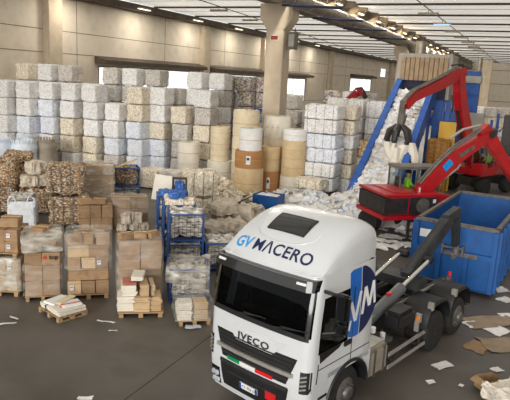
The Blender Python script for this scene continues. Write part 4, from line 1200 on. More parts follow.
for k in range(10):
    x = -1.35 + .3 * k; mb = MB(); mb.b2((x - .135, .02, 6.75), (x + .135, .12, 8.22)); mb.build('slat', M['rubbercurtain'], hd, bevel=.02)
mb = MB(); mb.b2((-1.5, .5, 4.9), (1.5, .6, 6.9)); mb.build('dark_curtain', M['darkblue'], hd)  # dark sheet put in as the shade inside the feed opening
mb = MB(); mb.tube([(-.6, 1.6, 8.4), (-.6, 1.6, 9.3)], .35, 14); mb.build('exhaust_pipe', M['duct'], hd, smooth=True)

def hbox(name, label, cat, m, px0, px1, py0, py1, Y, depth, z0=None, bevel=.03):
    """a box standing where its front face covers the given pixels at distance Y, turned like the hall"""
    a, b = A(px0, (py0 + py1) / 2, Y), A(px1, (py0 + py1) / 2, Y)
    c = (a + b) / 2; zt = A((px0 + px1) / 2, py0, Y).z; zb = A((px0 + px1) / 2, py1, Y).z if z0 is None else z0
    w = (b - a).length * .86
    o = thing(name, label, cat, (c.x, c.y, zb), HALL)
    return o, w, zt - zb
# baler body
o, w, h = hbox('baling_press', 'large blue baling press beside the top of the conveyor', 'press', M['mblue'], 428, 457, 118, 165, 38.3, 3, 0)
mb = MB(); mb.b2((-w / 2, 0, 0), (w / 2, 1.2, h)); mb.build('press_body', M['mblue'], o, bevel=.05)
for a_, b_ in ((h - .55, h), (h * .45, h * .55)): mb = MB(); mb.b2((-w / 2 - .1, -.12, a_), (w / 2 + .1, 0, b_)); mb.build('press_beam', M['mblue'], o, bevel=.02)
for x in (-w * .38, -w * .14, w * .08):
    mb = MB(); mb.b2((x - .16, -.2, 0), (x + .16, -.1, h + 1.1)); mb.build('press_post', M['mblue'], o, bevel=.02)
for x in (w * .26, w * .34, w * .42):
    mb = MB(); mb.tube([(x, .3, h - .1), (x, .3, h + 1.8)], .13, 12); c_ = mb.build('ram_cylinder', M['cylgrey'], o, smooth=True); mb = MB(); mb.tube([(x, .3, h + 1.8), (x, .3, h + 2.3)], .07, 8); mb.build('ram_rod', M['chrome'], c_)
for a_, b_ in (((-w * .3, .1, h), (w * .4, 1.1, h + .4)), ((w * .2, .2, h + 2.2), (w * .48, .6, h + 2.4))): mb = MB(); mb.b2(a_, b_); mb.build('hydraulic_deck', M['mblue'], o, bevel=.03)
mb = MB(); mb.bar((-w * .36, -.1, h * .6), (-w * .17, -.1, h + 1.1), .35, .25); mb.build('diagonal_brace', M['mblue'], o)
mb = MB(); mb.bar((-w * .45, -.1, h), (-w * .2, -.1, h + 1.1), .3, .25); mb.build('diagonal_brace', M['mblue'], o)
mb = MB(); mb.b2((-w * .5, .2, h), (-w * .15, .8, h + .6)); mb.build('charge_box', M['mblue'], o, bevel=.03)
mb = MB(); mb.b2((-w * .35, -.24, h * .62), (-w * .30, -.2, h * .72)); mb.build('orange_lamp', M['orange'], o)
o, w, h = hbox('hydraulic_tower', 'tall narrow blue tower with grey cap right of the raised red boom', 'machine tower', M['mblue'], 462, 479, 71, 113, 43.5, 1.2, 0)
mb = MB(); mb.b2((-w / 2, 0, 0), (w / 2, 1.2, h)); mb.build('tower_body', M['mblue'], o, bevel=.04)
mb = MB(); mb.b2((-w / 2 - .35, -.15, h - .85), (w / 2 + .1, 1.3, h - .35)); mb.build('grey_cap', M['mgrey'], o, bevel=.03)
for f_ in (.62, .78): mb = MB(); mb.b2((-w / 2 - .1, -.12, h * f_), (w / 2 + .1, 0, h * (f_ + .03))); mb.build('tower_flange', M['mblue'], o)
mb = MB(); mb.tube([(w / 2 - .2, .6, h), (w / 2 - .2, .6, h + 1.0)], .2, 12); mb.build('top_pipe', M['duct'], o, smooth=True)
o, w, h = hbox('control_cabinet', 'light grey machine cabinet right of the yellow panel', 'cabinet', M['mgrey'], 458, 482, 113, 160, 40.6, 1.4, 0)
mb = MB(); mb.b2((-w / 2, 0, 0), (w / 2, .9, h)); mb.build('casing', M['mgrey'], o, bevel=.04)
for x in (-w * .24, w * .24):
    mb = MB(); mb.b2((x - w * .22, -.03, .3), (x + w * .22, 0, h - .2)); d_ = mb.build('door', M['mgrey'], o, bevel=.01); mb = MB(); mb.b2((x + w * .15, -.07, h * .5), (x + w * .18, -.03, h * .6)); mb.build('handle', M['black'], d_)
o, w, h = hbox('yellow_guard', 'yellow steel guard panel standing beside the raised red boom', 'guard panel', M['yellow'], 437, 456, 122, 152, 36.6, .2, None)
mb = MB(); mb.prism([(-w / 2, .0), (-w / 2 + .35, 0), (-w / 2 + .35, -.5), (w / 2 - .3, -.5), (w / 2 - .3, 0), (w / 2, .1), (w / 2, h), (-w / 2, h)], 0, .12, 'y'); mb.build('panel', M['yellow'], o)
for x in (-w * .35, w * .35): mb = MB(); mb.b2((x - .08, .05, -o.location.z), (x + .08, .2, .2)); mb.build('post', M['yellow'], o)
o, w, h = hbox('cardboard_block', 'big brown baled cardboard block in front of the blue press', 'bale', M['ochre'], 424, 450, 140, 168, 34.9, 1.5, 0)
me = lump(w, 1.2, h, .05, 8, 31); me.materials.append(M['ochre'])
bl = bpy.data.objects.new('block', me); COL.objects.link(bl); bl.parent = o; bl.location = (0, .6, 0)
loops(w + .04, 1.24, h, 4).build('binding_wire', M['wire'], o, loc=(0, .6, 0))
o, w, h = hbox('pump_unit', 'dark machine unit at the far right edge behind the excavator', 'machine', M['exdark'], 497, 520, 112, 150, 42, 2, 0)
mb = MB(); mb.b2((-w / 2, 0, 0), (w / 2, 2, h * .5)); mb.b2((-w * .3, .2, h * .5), (w / 2, 1.8, h * .95)); mb.build('unit_body', M['exdark'], o, bevel=.05)
mb = MB(); mb.b2((-w * .4, -.1, .2), (-w * .05, 0, h * .4)); mb.build('blue_panel', M['mblue'], o); mb = MB(); mb.tube([(-w * .2, .3, h * .5), (-w * .2, .3, h * .8), (-w * .45, .3, h * .7)], .09, 8); mb.build('pipe', M['cylgrey'], o, smooth=True)
o, w, h = hbox('pipe_rack', 'blue and dark pipework standing behind the grey cabinet on the far right', 'pipework', M['mblue'], 482, 498, 110, 160, 45.5, .5, 0)
for k, x in enumerate((-w * .4, 0, w * .4)):
    mb = MB(); mb.b2((x - .1, 0, 0), (x + .1, .3, h * (.75 + .1 * k))); mb.build('post', M['mblue'], o)
for z in (.4, .7): mb = MB(); mb.tube([(-w / 2, -.1, h * z), (w / 2, -.1, h * z)], .12, 10); mb.build('pipe', M['cylgrey'], o, smooth=True)

# ------------------------------------------------------------------ bales
LOOKS = {'b_white': 'white', 'b_cool': 'bluish white', 'b_cream': 'cream', 'b_grey': 'grey', 'b_tan': 'tan', 'b_mix': 'multicoloured', 'b_blue': 'blue and white', 'b_waste': 'brown mixed', 'b_shred': 'brown shredded'}
_bale_mesh = {}


def bale_mesh(key, w, d, h, var, amp=.05):
    k = (key, w, d, h, var)
    if k not in _bale_mesh:
        me = lump(w, d, h, amp, 9, var * 3 + len(_bale_mesh)); me.materials.append(M[key]); _bale_mesh[k] = me
    return _bale_mesh[k]


def bale(key, w, d, h, var, loc, rz, label, group, wires=0, amp=.05):
    o = bpy.data.objects.new('paper_bale', bale_mesh(key, w, d, h, var, amp)); COL.objects.link(o)
    o.location = loc; o.rotation_euler.z = rz; tag(o, label, 'bale', group)
    if wires:
        k = ('w', w, d, h)
        for i in range(wires):
            kk = (k, i)
            if kk not in _bale_mesh:
                mb = MB(); x = ((i + .5) / wires - .5) * w; y = d / 2 + .02
                mb.tube([(x, -y, .0), (x, y, .0), (x, y, h + .01), (x, -y, h + .01), (x, -y, .0)], .008, 5, caps=False); t = mb.build('binding_wire', M['wire']); _bale_mesh[kk] = t.data; bpy.data.objects.remove(t)
            c = bpy.data.objects.new('binding_wire', _bale_mesh[kk]); COL.objects.link(c); c.parent = o
    return o


rnd = random.Random(11)
NTH = ['first', 'second', 'third', 'fourth', 'fifth', 'sixth', 'seventh', 'eighth', 'ninth', 'tenth', 'eleventh', 'twelfth', 'thirteenth', 'fourteenth']
# the long wall of bales on the left, two rows deep
LOOKS_FRONT = [  # one string per stack, lowest first: w white, c bluish, m cream, g grey
    'wwwcc', 'gwwww', 'gccww', 'gwccw', 'wmmww', 'mmwww', 'gcwww', 'cccmm', 'ccmww', 'gggmg', 'gmmgw', 'gmmgg', 'mmgmm']
KEY = {'w': 'b_white', 'c': 'b_cool', 'm': 'b_cream', 'g': 'b_grey', 't': 'b_tan', 'x': 'b_mix', 'b': 'b_blue'}
for k, st_ in enumerate(LOOKS_FRONT):
    if k in (0, 11, 12): continue
    x = -17.6 + 1.42 * k; y = 37.6 + rnd.uniform(-.25, .3)
    nrow = len(st_) - (1 if k in (6, 9) else 0)
    for r in range(nrow):
        key = KEY[st_[r]]
        bale(key, 1.2, 1.2, 1.08, rnd.randint(0, 2), (x + rnd.uniform(-.06, .06), y + rnd.uniform(-.06, .06), r * 1.09), HALL + rnd.uniform(-.05, .05),
             '%s paper bale, %s from floor, %s front stack of the bale wall, from left' % (LOOKS[key], ORD[r], NTH[k]), 'bales in the front row of the left bale wall')
for k in range(12):
    x = -16.9 + 1.42 * k; y = 39.55 + rnd.uniform(-.1, .2)
    n = 6 if k not in (4, 8) else 5
    if k in (0, 11): continue
    for r in range(n):
        key = KEY['wwgmgwggmwgw'[(k * 5 + r * 3) % 12]]
        if r == 4 and k == 3: key = 'b_tan'
        bale(key, 1.2, 1.2, 1.08, rnd.randint(0, 2), (x + rnd.uniform(-.06, .06), y + rnd.uniform(-.06, .06), r * 1.09), HALL + rnd.uniform(-.05, .05),
             '%s paper bale, %s from floor, %s rear stack of the bale wall, from left' % (LOOKS[key], ORD[r], NTH[k]), 'bales in the rear row of the left bale wall')


def stack(c, rz, looks, size, where, group, wires=0, jit=.04, z0=0., amp=.05):
    w, d, h = size
    for r, ch in enumerate(looks):
        key = KEY[ch]
        bale(key, w, d, h, r % 3, (c[0] + rnd.uniform(-jit, jit), c[1] + rnd.uniform(-jit, jit), z0 + r * (h + .01)), rz + rnd.uniform(-.02, .02),
             '%s bale, %s from floor in %s' % (LOOKS[key], ORD[r], where), group, wires, amp)


# the coloured stacks left of the column
for k, (x, looks) in enumerate(((-2.6, 'wxbxxx'), (-1.05, 'wgbxxx'), (.5, 'wwgbxx'))):
    stack((x, 43.2 + .1 * k), HALL, looks, (1.35, 1.2, 1.06), '%s multicoloured stack left of the concrete column' % ('left', 'middle', 'right')[k], 'multicoloured bales behind the paper rolls')
# grey stacks just right of the column
for k, (x, looks) in enumerate(((2.35, 'ggggg'), (3.85, 'gggg'))):
    stack((x, 42.6 - .3 * k), HALL, looks, (1.3, 1.2, 1.06), 'the %s grey stack right of the concrete column' % ('taller', 'shorter')[k], 'grey bales right of the column')
# tall white stack
stack((3.68, 32.8), HALL, 'wwccww', (1.95, 1.45, .79), 'tall white stack left of the conveyor', 'bales in the tall white stack', 4, .07, .35)
stack((5.05, 34.6), HALL, 'wmmwmm', (1.6, 1.3, .84), 'the stack just behind the tall white stack', 'bales behind the tall white stack', 3, .06)
bl = bale('b_cream', 1.5, 1.0, .62, 1, (3.0, 31.2, .62), HALL - .1, 'fallen cream bale of paper sheets leaning at the foot of the tall white stack', None, 3, .10)
# tan bales beside the conveyor
stack((6.35, 35.3), HALL, 'tgt', (1.2, 1.1, 1.0), 'the tan stack beside the lower conveyor rail', 'tan bales beside the conveyor', 3, .05)
for k, (x, y, looks) in enumerate(((6.3, 38.6, 'gwgww'), (7.6, 38.0, 'gggww'), (5.4, 41.0, 'wgwgw'), (7.0, 41.6, 'gwwgm'), (8.5, 41.0, 'gwgw'))):
    stack((x, y), HALL, looks, (1.3, 1.15, 1.05), '%s stack between tall white stack and conveyor' % NTH[k], 'bales between white stack and conveyor', 3 if k < 2 else 0)
for k in range(3):
    p = A(332 + 19 * k, 95, 52)
    stack((p.x, 52), HALL, ('gwgwx', 'wgwgw', 'gxgwg')[k % 3], (1.3, 1.2, 1.1), '%s distant stack under the far window' % NTH[k], 'distant bales under the far window')
for k in range(4):
    p = A(478 + 14 * k, 110, 66)
    stack((p.x, 66 + .3 * k), HALL, ('gmgw', 'mgmg', 'gwmg')[k % 3], (1.4, 1.2, 1.1), '%s distant stack before the end wall' % NTH[k], 'distant bales before the end wall')

# ------------------------------------------------------------------ paper rolls
_roll = {}


def roll(key, r, h, loc, label, band=None):
    k = (key, r, h, band)
    if k not in _roll:
        bm = MB(); nz = max(4, int(h / .22)); n = 30; rows = []
        for i in range(nz + 1):
            z = h * i / nz; row = []
            for j in range(n):
                t = 2 * PI * j / n; q = r * (1 + .012 * noise.noise(Vector((math.cos(t) * 2.5, math.sin(t) * 2.5, z * 3 + r * 7))) + (.006 if i % 2 else -.003))
                if i in (0, nz): q *= .985
                row.append((q * math.cos(t), q * math.sin(t), z))
            rows.append(row)
        bm.grid(rows, closed=True); bm.add(rows[-1], [tuple(range(n))]); bm.add(rows[0], [tuple(range(n - 1, -1, -1))])
        o = bm.build('paper_roll', M[key], smooth=True)
        mb = MB(); mb.lathe([(.06, h), (.11, h), (.11, h + .015), (.06, h + .015)], 14); mb.build('core', M['kraft'], o)
        mb = MB(); mb.lathe([(r * 1.012, h * .48), (r * 1.014, h * .48), (r * 1.014, h * .5), (r * 1.012, h * .5)], 30); mb.build('wrap_band', M['tape'], o)
        if band:
            mb = MB(); rows = []
            for i in range(2): rows.append([(r * 1.022 * math.cos(t), r * 1.022 * math.sin(t), h * (.25 + .5 * i)) for t in (-1.78, -1.72, -1.66, -1.60, -1.54, -1.48)])
            mb.grid(rows); lb = mb.build('roll_label', M['labelw'], o, fix=False)
            mb = MB(); rows = []
            for i in range(2): rows.append([(r * 1.027 * math.cos(t), r * 1.027 * math.sin(t), h * (.5 + .15 * i)) for t in (-1.74, -1.68, -1.62, -1.56)])
            mb.grid(rows); mb.build('label_print', M['ink'], lb, fix=False)
        freeze(o); _roll[k] = o; o.location = loc; tag(o, label, 'roll', 'upright paper rolls'); return o
    return dup(_roll[k], label, loc, rnd.uniform(-.2, .2))


roll('ivory', .64, 1.2, (-4.15, 35.0, 0), 'ivory paper roll at the bottom of the leftmost short roll stack')
roll('ivory', .66, 1.22, (-4.15, 35.0, 1.21), 'ivory paper roll on top of the leftmost short roll stack')
roll('ivory', .78, 1.3, (-2.3, 35.8, 0), 'wide ivory roll at the bottom of the slim stacked column of rolls')
for i in range(3): roll('creamp', .60, .68, (-2.32, 35.8, 1.31 + .69 * i), 'slim cream roll on the wide ivory roll, %s of three' % ('lowest', 'middle', 'topmost')[i])
roll('beige', .80, 1.62, (-.42, 31.6, 0), 'large beige roll standing on the floor under the brown wrapped roll')
roll('kraft', .79, .92, (-.42, 31.6, 1.63), 'brown kraft wrapped roll with white label on the large beige roll', True)
roll('paper', .62, 1.18, (-.40, 31.6, 2.56), 'white banded roll on top of the brown kraft wrapped roll')
for i in range(3): roll('creamp', .78, 1.5, (-.75, 34.6, 1.51 * i), 'cream roll in the stack behind the white banded roll, %s of three' % ('lowest', 'middle', 'topmost')[i])
roll('kraft', .62, 1.28, (.72, 33.0, 0), 'brown kraft roll with white label low between the two tall roll stacks', True)
roll('beige', .60, 1.36, (.72, 33.0, 1.29), 'beige roll standing on the low brown kraft roll')
for i in range(2): roll('creamp', .82, 1.5, (1.15, 34.75, 1.51 * i), 'cream roll hidden low behind the beige rolls, %s of two' % ('lower', 'upper')[i])
ft = roll('ivory', .84, 1.25, (1.15, 34.75, 3.02), 'ivory roll with frayed hanging paper on top of the middle roll stack')
mb = MB()
for k in range(14):
    t = -2.9 + k * .16; l_ = rnd.uniform(.4, 1.3); c_, s_ = math.cos(t), math.sin(t)
    mb.grid([[( (.855 + .02 * i + .02 * j) * math.cos(t + q), (.855 + .02 * i) * math.sin(t + q), 1.25 - l_ * i / 4) for j, q in enumerate((-.09, 0, .08))] for i in range(5)])
mb.build('frayed_sheets', M['ivory'], ft, fix=False)['kind'] = 'stuff'
roll('ivory', .71, 1.12, (2.05, 32.6, 0), 'wide ivory roll at the bottom of the right roll stack')
for i in range(2): roll('beige', .67, .98, (2.05, 32.6, 1.13 + .99 * i), 'beige roll in the right roll stack, %s of two' % ('lower', 'upper')[i])
roll('paper', .66, .62, (2.05, 32.6, 3.11), 'short white roll on top of the right roll stack')
# tall bulk bags at the far left
for k, (px, py, key, lab) in enumerate(((1, 167, 'bagcool', 'tall pale blue bulk bag at the left edge of the bale wall'), (25, 167, 'bagcool', 'second tall pale blue bulk bag from the left edge'), (45, 168, 'baggrey', 'tall grey brown bulk bag beside the pale blue bulk bags'))):
    p = A(px, py, 34.2 + (.9 if k == 2 else 0))
    mb = MB(); r = .74; n = 28; rows = []
    for i in range(13):
        z = 2.0 * i / 12; rr = r * (1 - .04 * math.cos(z * 5)) * (1.0 if i < 11 else (.93 if i == 11 else .8))
        rows.append([((rr + .015 * math.sin(9 * t + z * 2)) * math.cos(t), (rr + .015 * math.sin(9 * t + z * 2)) * math.sin(t), z) for t in [2 * PI * j / n for j in range(n)]])
    mb.grid(rows, closed=True); mb.add(rows[-1], [tuple(range(n))]); mb.add(rows[0], [tuple(range(n))])
    o = mb.build('bulk_bag', M[key], smooth=True, loc=(p.x, p.y, 0)); tag(o, lab, 'bag', 'tall bulk bags')
    mb = MB()
    for j in range(26):
        t = 2 * PI * j / 26; a = .62 + .12 * rnd.random(); mb.grid([[(a * math.cos(t + q), a * math.sin(t + q), 1.96 + (.0, .16 + .12 * rnd.random())[i]) for q in (-.09, .09)] for i in (0, 1)])
    mb.build('ruffled_top', M[key], o, fix=False)['kind'] = 'stuff'

# ------------------------------------------------------------------ cartons, pallets, films
def carton_mesh(w, d, h, seed, key, tape=True):
    mb = MB(); rr = random.Random(seed)
    j = lambda: rr.uniform(-.015, .015)
    vs = [(-w / 2 + j(), -d / 2 + j(), 0), (w / 2 + j(), -d / 2 + j(), 0), (w / 2 + j(), d / 2 + j(), 0), (-w / 2 + j(), d / 2 + j(), 0),
          (-w / 2 + j(), -d / 2 + j(), h + j()), (w / 2 + j(), -d / 2 + j(), h + j()), (w / 2 + j(), d / 2 + j(), h + j()), (-w / 2 + j(), d / 2 + j(), h + j())]
    mb.add(vs, [(3, 2, 1, 0), (4, 5, 6, 7), (0, 1, 5, 4), (1, 2, 6, 5), (2, 3, 7, 6), (3, 0, 4, 7)])
    o = mb.build('carton', M[key], bevel=.012)
    t = MB(); t.b2((-w / 2 - .004, -.035, h + .002), (w / 2 + .004, .035, h + .02)); t.b2((-w / 2 - .02, -.035, h * .7), (-w / 2 - .004, .035, h + .02)); t.b2((w / 2 + .004, -.035, h * .7), (w / 2 + .02, .035, h + .02)); t.build('packing_tape', M['tape'], o)
    t = MB(); t.b2((-w / 2 + .02, -d / 2 - .020, h * .82), (w / 2 - .02, -d / 2 - .016, h * .835)); t.build('flap_seam', M['seam'], o)
    return o


_carton = {}


def carton(w, d, h, key, loc, rz, label, group, mark=None, tilt=0.):
    var = rnd.randint(0, 1); k = (w, d, h, key, var, mark)
    if k in _carton:
        o = dup(_carton[k], label, loc, rz, group)
    else:
        o = carton_mesh(w, d, h, len(_carton) + 5, key)
        if mark == 'label':
            t = MB(); t.b2((-w * .34, -d / 2 - .026, h * .35), (-w * .06, -d / 2 - .02, h * .72)); lb = t.build('shipping_label', M['labelw'], o)
            t = MB(); t.b2((-w * .31, -d / 2 - .03, h * .55), (-w * .12, -d / 2 - .026, h * .62)); t.build('label_print', M['logomid'], lb)
        if mark == 'white': 
            t = MB(); t.b2((-w * .4, -d / 2 - .026, h * .12), (w * .38, -d / 2 - .02, h * .9)); t.build('white_panel', M['labelw'], o)
        if mark == 'top':
            t = MB(); t.lathe([(.01, 0), (.05, 0), (.05, .006), (.01, .006)], 16, Matrix.Translation((-.165, -d / 2 - .022, h * .62)) @ Matrix.Rotation(PI / 2, 4, 'X')); t.build('red_dot', M['redink'], o)
            text_part('top', .18, lambda x, y, w_: (-.055 + x, -d / 2 - .028, h * .50 + y), 'box_lettering', M['ink'], o, bold=.006)
        freeze(o); _carton[k] = o; o.location = loc; o.rotation_euler = (0, 0, rz); tag(o, label, 'carton', group)
    if tilt: o.rotation_euler.x = tilt
    return o


def make_pallet(w=1.0, d=1.0):
    o = thing('wooden_pallet', 'wooden pallet', 'pallet')
    for i in range(6):
        y = -d / 2 + .06 + (d - .12) * i / 5; mb = MB(); mb.b2((-w / 2, y - .055, .115), (w / 2, y + .055, .14)); mb.build('deck_board', M['wood'], o)
    for i in range(3):
        x = -w / 2 + .07 + (w - .14) * i / 2
        mb = MB(); mb.b2((x - .05, -d / 2, 0), (x + .05, d / 2, .02)); mb.build('bottom_board', M['wood'], o)
        mb = MB(); mb.b2((x - .05, -d / 2, .095), (x + .05, d / 2, .115)); mb.build('stringer', M['wood'], o)
        for q in range(3):
            y = -d / 2 + .07 + (d - .14) * q / 2; mb = MB(); mb.b2((x - .05, y - .07, .02), (x + .05, y + .07, .095)); mb.build('block', M['wood'], o)
    return freeze(o)


pal = make_pallet()


class Stage:
    """a stack's own frame: origin at its front-left floor corner, x along its front, y into the depth"""
    def __init__(s, pl, pr, z=0.):
        a, b = G(*pl), G(*pr); d = b - a; s.w = d.length; s.a = math.atan2(d.y, d.x); s.o = a; s.z = z
        s.x = Vector((math.cos(s.a), math.sin(s.a), 0)); s.y = Vector((-math.sin(s.a), math.cos(s.a), 0))

    def P(s, x, y, z): return s.o + s.x * x + s.y * y + Vector((0, 0, z))


def wrap(stg, x0, x1, y0, y1, z0, z1, label, key='film', amp=.03):
    """stretch film round a load: wrinkled shell a little larger than what it holds, open at the bottom"""
    n = 36; rows = []
    cx_, cy_ = (x0 + x1) / 2, (y0 + y1) / 2; hx, hy = (x1 - x0) / 2 + .05, (y1 - y0) / 2 + .05
    prof = [(z0, 1.), (lerp(z0, z1, .2), 1.), (lerp(z0, z1, .4), 1.), (lerp(z0, z1, .6), 1.), (lerp(z0, z1, .8), 1.), (z1, 1.0), (z1 + .05, .93), (z1 + .07, .7), (z1 + .05, .3)]
    for z, k in prof:
        row = []
        for j in range(n):
            t = 2 * PI * j / n; c_, s_ = math.cos(t), math.sin(t); m_ = max(abs(c_), abs(s_))
            q = k * (1 + amp * noise.noise(Vector((c_ * 4, s_ * 4, z * 5 + x0 * 3))))
            p = stg.P(cx_ + hx * c_ / m_ * q, cy_ + hy * s_ / m_ * q, z + .03 * noise.noise(Vector((c_ * 3, s_ * 3, z)))); row.append(p)
        rows.append(row)
    mb = MB(); mb.grid(rows, closed=True); mb.add(rows[-1], [tuple(range(n))])
    o = mb.build('stretch_film', M[key], smooth=True); tag(o, label, 'plastic film'); return o


def pal_at(stg, x, y, z, label, sx=1., sy=1.):
    p = stg.P(x, y, z); return place(pal, label, p, stg.a, 'wooden pallets', (sx, sy, 1))


# A: stack at the left edge, two loaded pallets high
sA = Stage((-20, 295), (23, 297))
pal_at(sA, .55, .5, 0, 'floor pallet at the left edge under film-wrapped cartons', 1.1, 1)
for c in range(3):
    for r in range(2):
        carton(.36, .9, .46, 'cartonpale', sA.P(.19 + .365 * c, .5, .145 + .465 * r), sA.a, 'film-wrapped carton on left edge floor pallet, %s row, %s from left' % (('lower', 'upper')[r], NTH[c]), 'cartons on the lower left edge pallet', 'label')
wrap(sA, 0, 1.1, .05, .95, .14, 1.07, 'cloudy film around the lower cartons at the left edge', 'filmthick')
pal_at(sA, .55, .5, 1.14, 'wooden pallet lying on the wrapped cartons at the left edge', 1.1, 1)
for c in range(3):
    for r in range(2):
        carton(.36, .9, .32, 'carton', sA.P(.19 + .365 * c, .5, 1.29 + .325 * r), sA.a, 'brown labelled carton on raised left edge pallet, %s row, %s from left' % (('lower', 'upper')[r], NTH[c]), 'cartons on the raised left edge pallet', 'label')
carton(.5, .5, .26, 'carton', sA.P(.75, .55, 1.945), sA.a + .1, 'open-looking brown carton lying on top of the left edge stack', 'loose top cartons')
carton(.42, .4, .17, 'carton', sA.P(.2, .45, 1.945), sA.a - .15, 'flat brown carton lying beside the top carton of the left edge stack', 'loose top cartons')
# B: the "top" box stack
sB = Stage((25, 302), (61, 300))
pal_at(sB, sB.w / 2, .5, 0, 'wooden pallet under the carton stack with the red-dot box', .95, 1)
for c in range(2):
    for r in range(2):
        carton(.46, .92, .44, 'carton', sB.P(.24 + .47 * c, .5, .145 + .445 * r), sB.a, 'large wrapped carton below the red-dot box, %s row, %s column' % (('lower', 'upper')[r], ('left', 'right')[c]), 'large cartons in the red-dot stack')
carton(.46, .92, .36, 'carton', sB.P(.24, .5, 1.04), sB.a, 'brown carton left of the red-dot lettered carton', 'large cartons in the red-dot stack')
carton(.46, .92, .36, 'carton', sB.P(.71, .5, 1.04), sB.a, 'brown carton with a red dot and dark lettering on its front', None, 'top')
for i in range(5):
    carton(.40, .5, .20, 'carton', sB.P(.22 + .5 * (i % 2), .32 + .3 * (i // 2), 1.42 + .21 * (i % 2)) if i < 4 else sB.P(.45, .5, 1.84), sB.a + rnd.uniform(-.5, .5), 'crumpled carton in the film-capped top of red-dot stack, %s' % ('front left', 'front right, raised', 'rear left', 'rear right, raised', 'topmost')[i], 'crumpled cartons on the red-dot stack')
carton(.3, .3, .08, 'cartonpale', sB.P(.62, .3, 1.85), sB.a + .4, 'small white-faced flat carton on the red-dot stack', None, 'white')
wrap(sB, -.02, sB.w + .02, .03, .97, 1.43, 1.92, 'wrinkled clear film over the crumpled top of the red-dot stack', 'filmthick', .08)
wrap(sB, 0, sB.w, .03, .97, .16, 1.02, 'thin clear film around the lower cartons of the red-dot stack')
# C: loosely piled carton stack
sC = Stage((67, 300), (110, 298))
pal_at(sC, sC.w / 2, .5, 0, 'wooden pallet under the loose carton stack, its right end showing', 1.14, 1)
hs_ = [.40, .36, .34, .32]
z = .145
for r in range(4):
    n = (3, 2, 3, 2)[r]; w = (sC.w - .04) / n
    for c in range(n):
        mk = 'label' if (r, c) in ((2, 2), (0, 0)) else None
        wv = round(w - .012, 3)
        carton(wv, .9, hs_[r] - .01, 'carton' if (r + c) % 3 else 'cartonpale', sC.P(.02 + w * (c + .5), .5 + rnd.uniform(-.05, .06), z), sC.a + rnd.uniform(-.05, .05),
               'brown carton in the loose stack, %s row up, %s from left' % (ORD[r], NTH[c]), 'cartons in the loose stack', mk)
    z += hs_[r]
for i, (x, y, rz) in enumerate(((.2, .3, .5), (.6, .4, -.3), (.98, .3, .15), (.4, .75, .2), (.85, .75, -.4))):
    carton(.36, .32, .28, 'carton', sC.P(x, y, z), sC.a + rz, 'askew carton on top of the loose stack, %s' % ('front left', 'front middle', 'front right', 'rear left', 'rear right')[i], 'askew cartons on the loose stack')
wrap(sC, .0, sC.w, .0, .98, .9, 1.9, 'thin clear film round the top of the loose carton stack', 'film', .05)
# D: wrapped stack behind the pale sheets
sD = Stage((118, 305), (161, 303))
pal_at(sD, sD.w / 2, .5, 0, 'wooden pallet under the banded carton stack', 1.12, 1)
for r in range(4):
    for c in range(2):
        w = round(sD.w / 2 - .02, 3)
        carton(w, .9, .42, 'carton', sD.P(.01 + (w + .02) * (c + .5), .5, .145 + .425 * r), sD.a, 'big wrapped carton behind the pale sheets, %s row up, %s column' % (ORD[r], ('left', 'right')[c]), 'cartons behind the pale sheets')
for i, (x, y) in enumerate(((.2, .3), (.65, .35), (.95, .4))):
    carton(.34, .3, .16, 'carton', sD.P(x, y, 1.86), sD.a + (.4, -.2, .7)[i], 'torn carton lying on the wrapped stack behind the pale sheets, %s' % ('left', 'middle', 'right')[i], 'torn cartons on the wrapped stack')
wrap(sD, 0, sD.w, .03, .97, .16, 1.84, 'clear film around the carton stack behind the pale sheets', 'film', .04)


def paper_stack(w, d, h, key, loc, rz, label, group=None, tilt=(0, 0), cat='paper stack', name='paper_stack', seed=0, strap=None):
    """a bundle of sheets with uneven edges"""
    mb = MB(); rr = random.Random(seed + 77); n = max(3, int(h / .035)); t = h / n
    for i in range(n):
        mb.box((rr.uniform(-.02, .02), rr.uniform(-.02, .02), t * (i + .5)), (w - rr.uniform(0, .04), d - rr.uniform(0, .04), t * .96), (0, 0, rr.uniform(-.04, .04)))
    o = mb.build(name, M[key], loc=loc); o.rotation_euler = (tilt[0], tilt[1], rz); tag(o, label, cat, group)
    if strap:
        mb = MB(); x = w * .15; mb.b2((x - .02, -d / 2 - .03, -.005), (x + .02, d / 2 + .03, 0)); mb.b2((x - .02, -d / 2 - .035, 0), (x + .02, -d / 2 - .028, h)); mb.b2((x - .02, d / 2 + .028, 0), (x + .02, d / 2 + .035, h)); mb.b2((x - .02, -d / 2 - .035, h), (x + .02, d / 2 + .035, h + .008)); mb.build('strap', M[strap], o)
    return o


# E: pallet of pale sheets leaning before stack D
sE = Stage((115, 319), (166, 318))
pal_at(sE, sE.w / 2, .5, 0, 'wooden pallet under the leaning pale cardboard sheets', 1.2, .9)
zz = .145
lay = [(.28, .45, .60, .40, 'ivory', .02, 'left front'), (.70, .40, .55, .40, 'cartonpale', -.1, 'middle'), (1.03, .45, .45, .38, 'cartonpale', .1, 'right'),
       (.34, .50, .50, .34, 'ivory', .12, 'upper left'), (.80, .50, .50, .40, 'cartonpale', .3, 'upper right'), (.58, .55, .40, .24, 'ivory', -.2, 'topmost pale')]
for i, (x, y, w, h, key, rz, nm) in enumerate(lay):
    z_ = zz if i < 3 else (zz + .41 if i < 5 else zz + .82)
    h_ = h if i < 3 else (.30 if i < 5 else .12)
    w_ = w * .8
    paper_stack(w_, .62, h_, key, sE.P(x, y, z_), sE.a + rz * .4, 'bundle of pale sheets on the leaning-sheet pallet, %s one' % nm, 'bundles on the leaning-sheet pallet', seed=i, strap='logonavy' if i == 4 else None)
paper_stack(.36, .5, .05, 'dustred', sE.P(.35, .45, zz + .73), sE.a + .1, 'dusty red folder lying on the pale sheet bundles', None, cat='folder', name='folder')
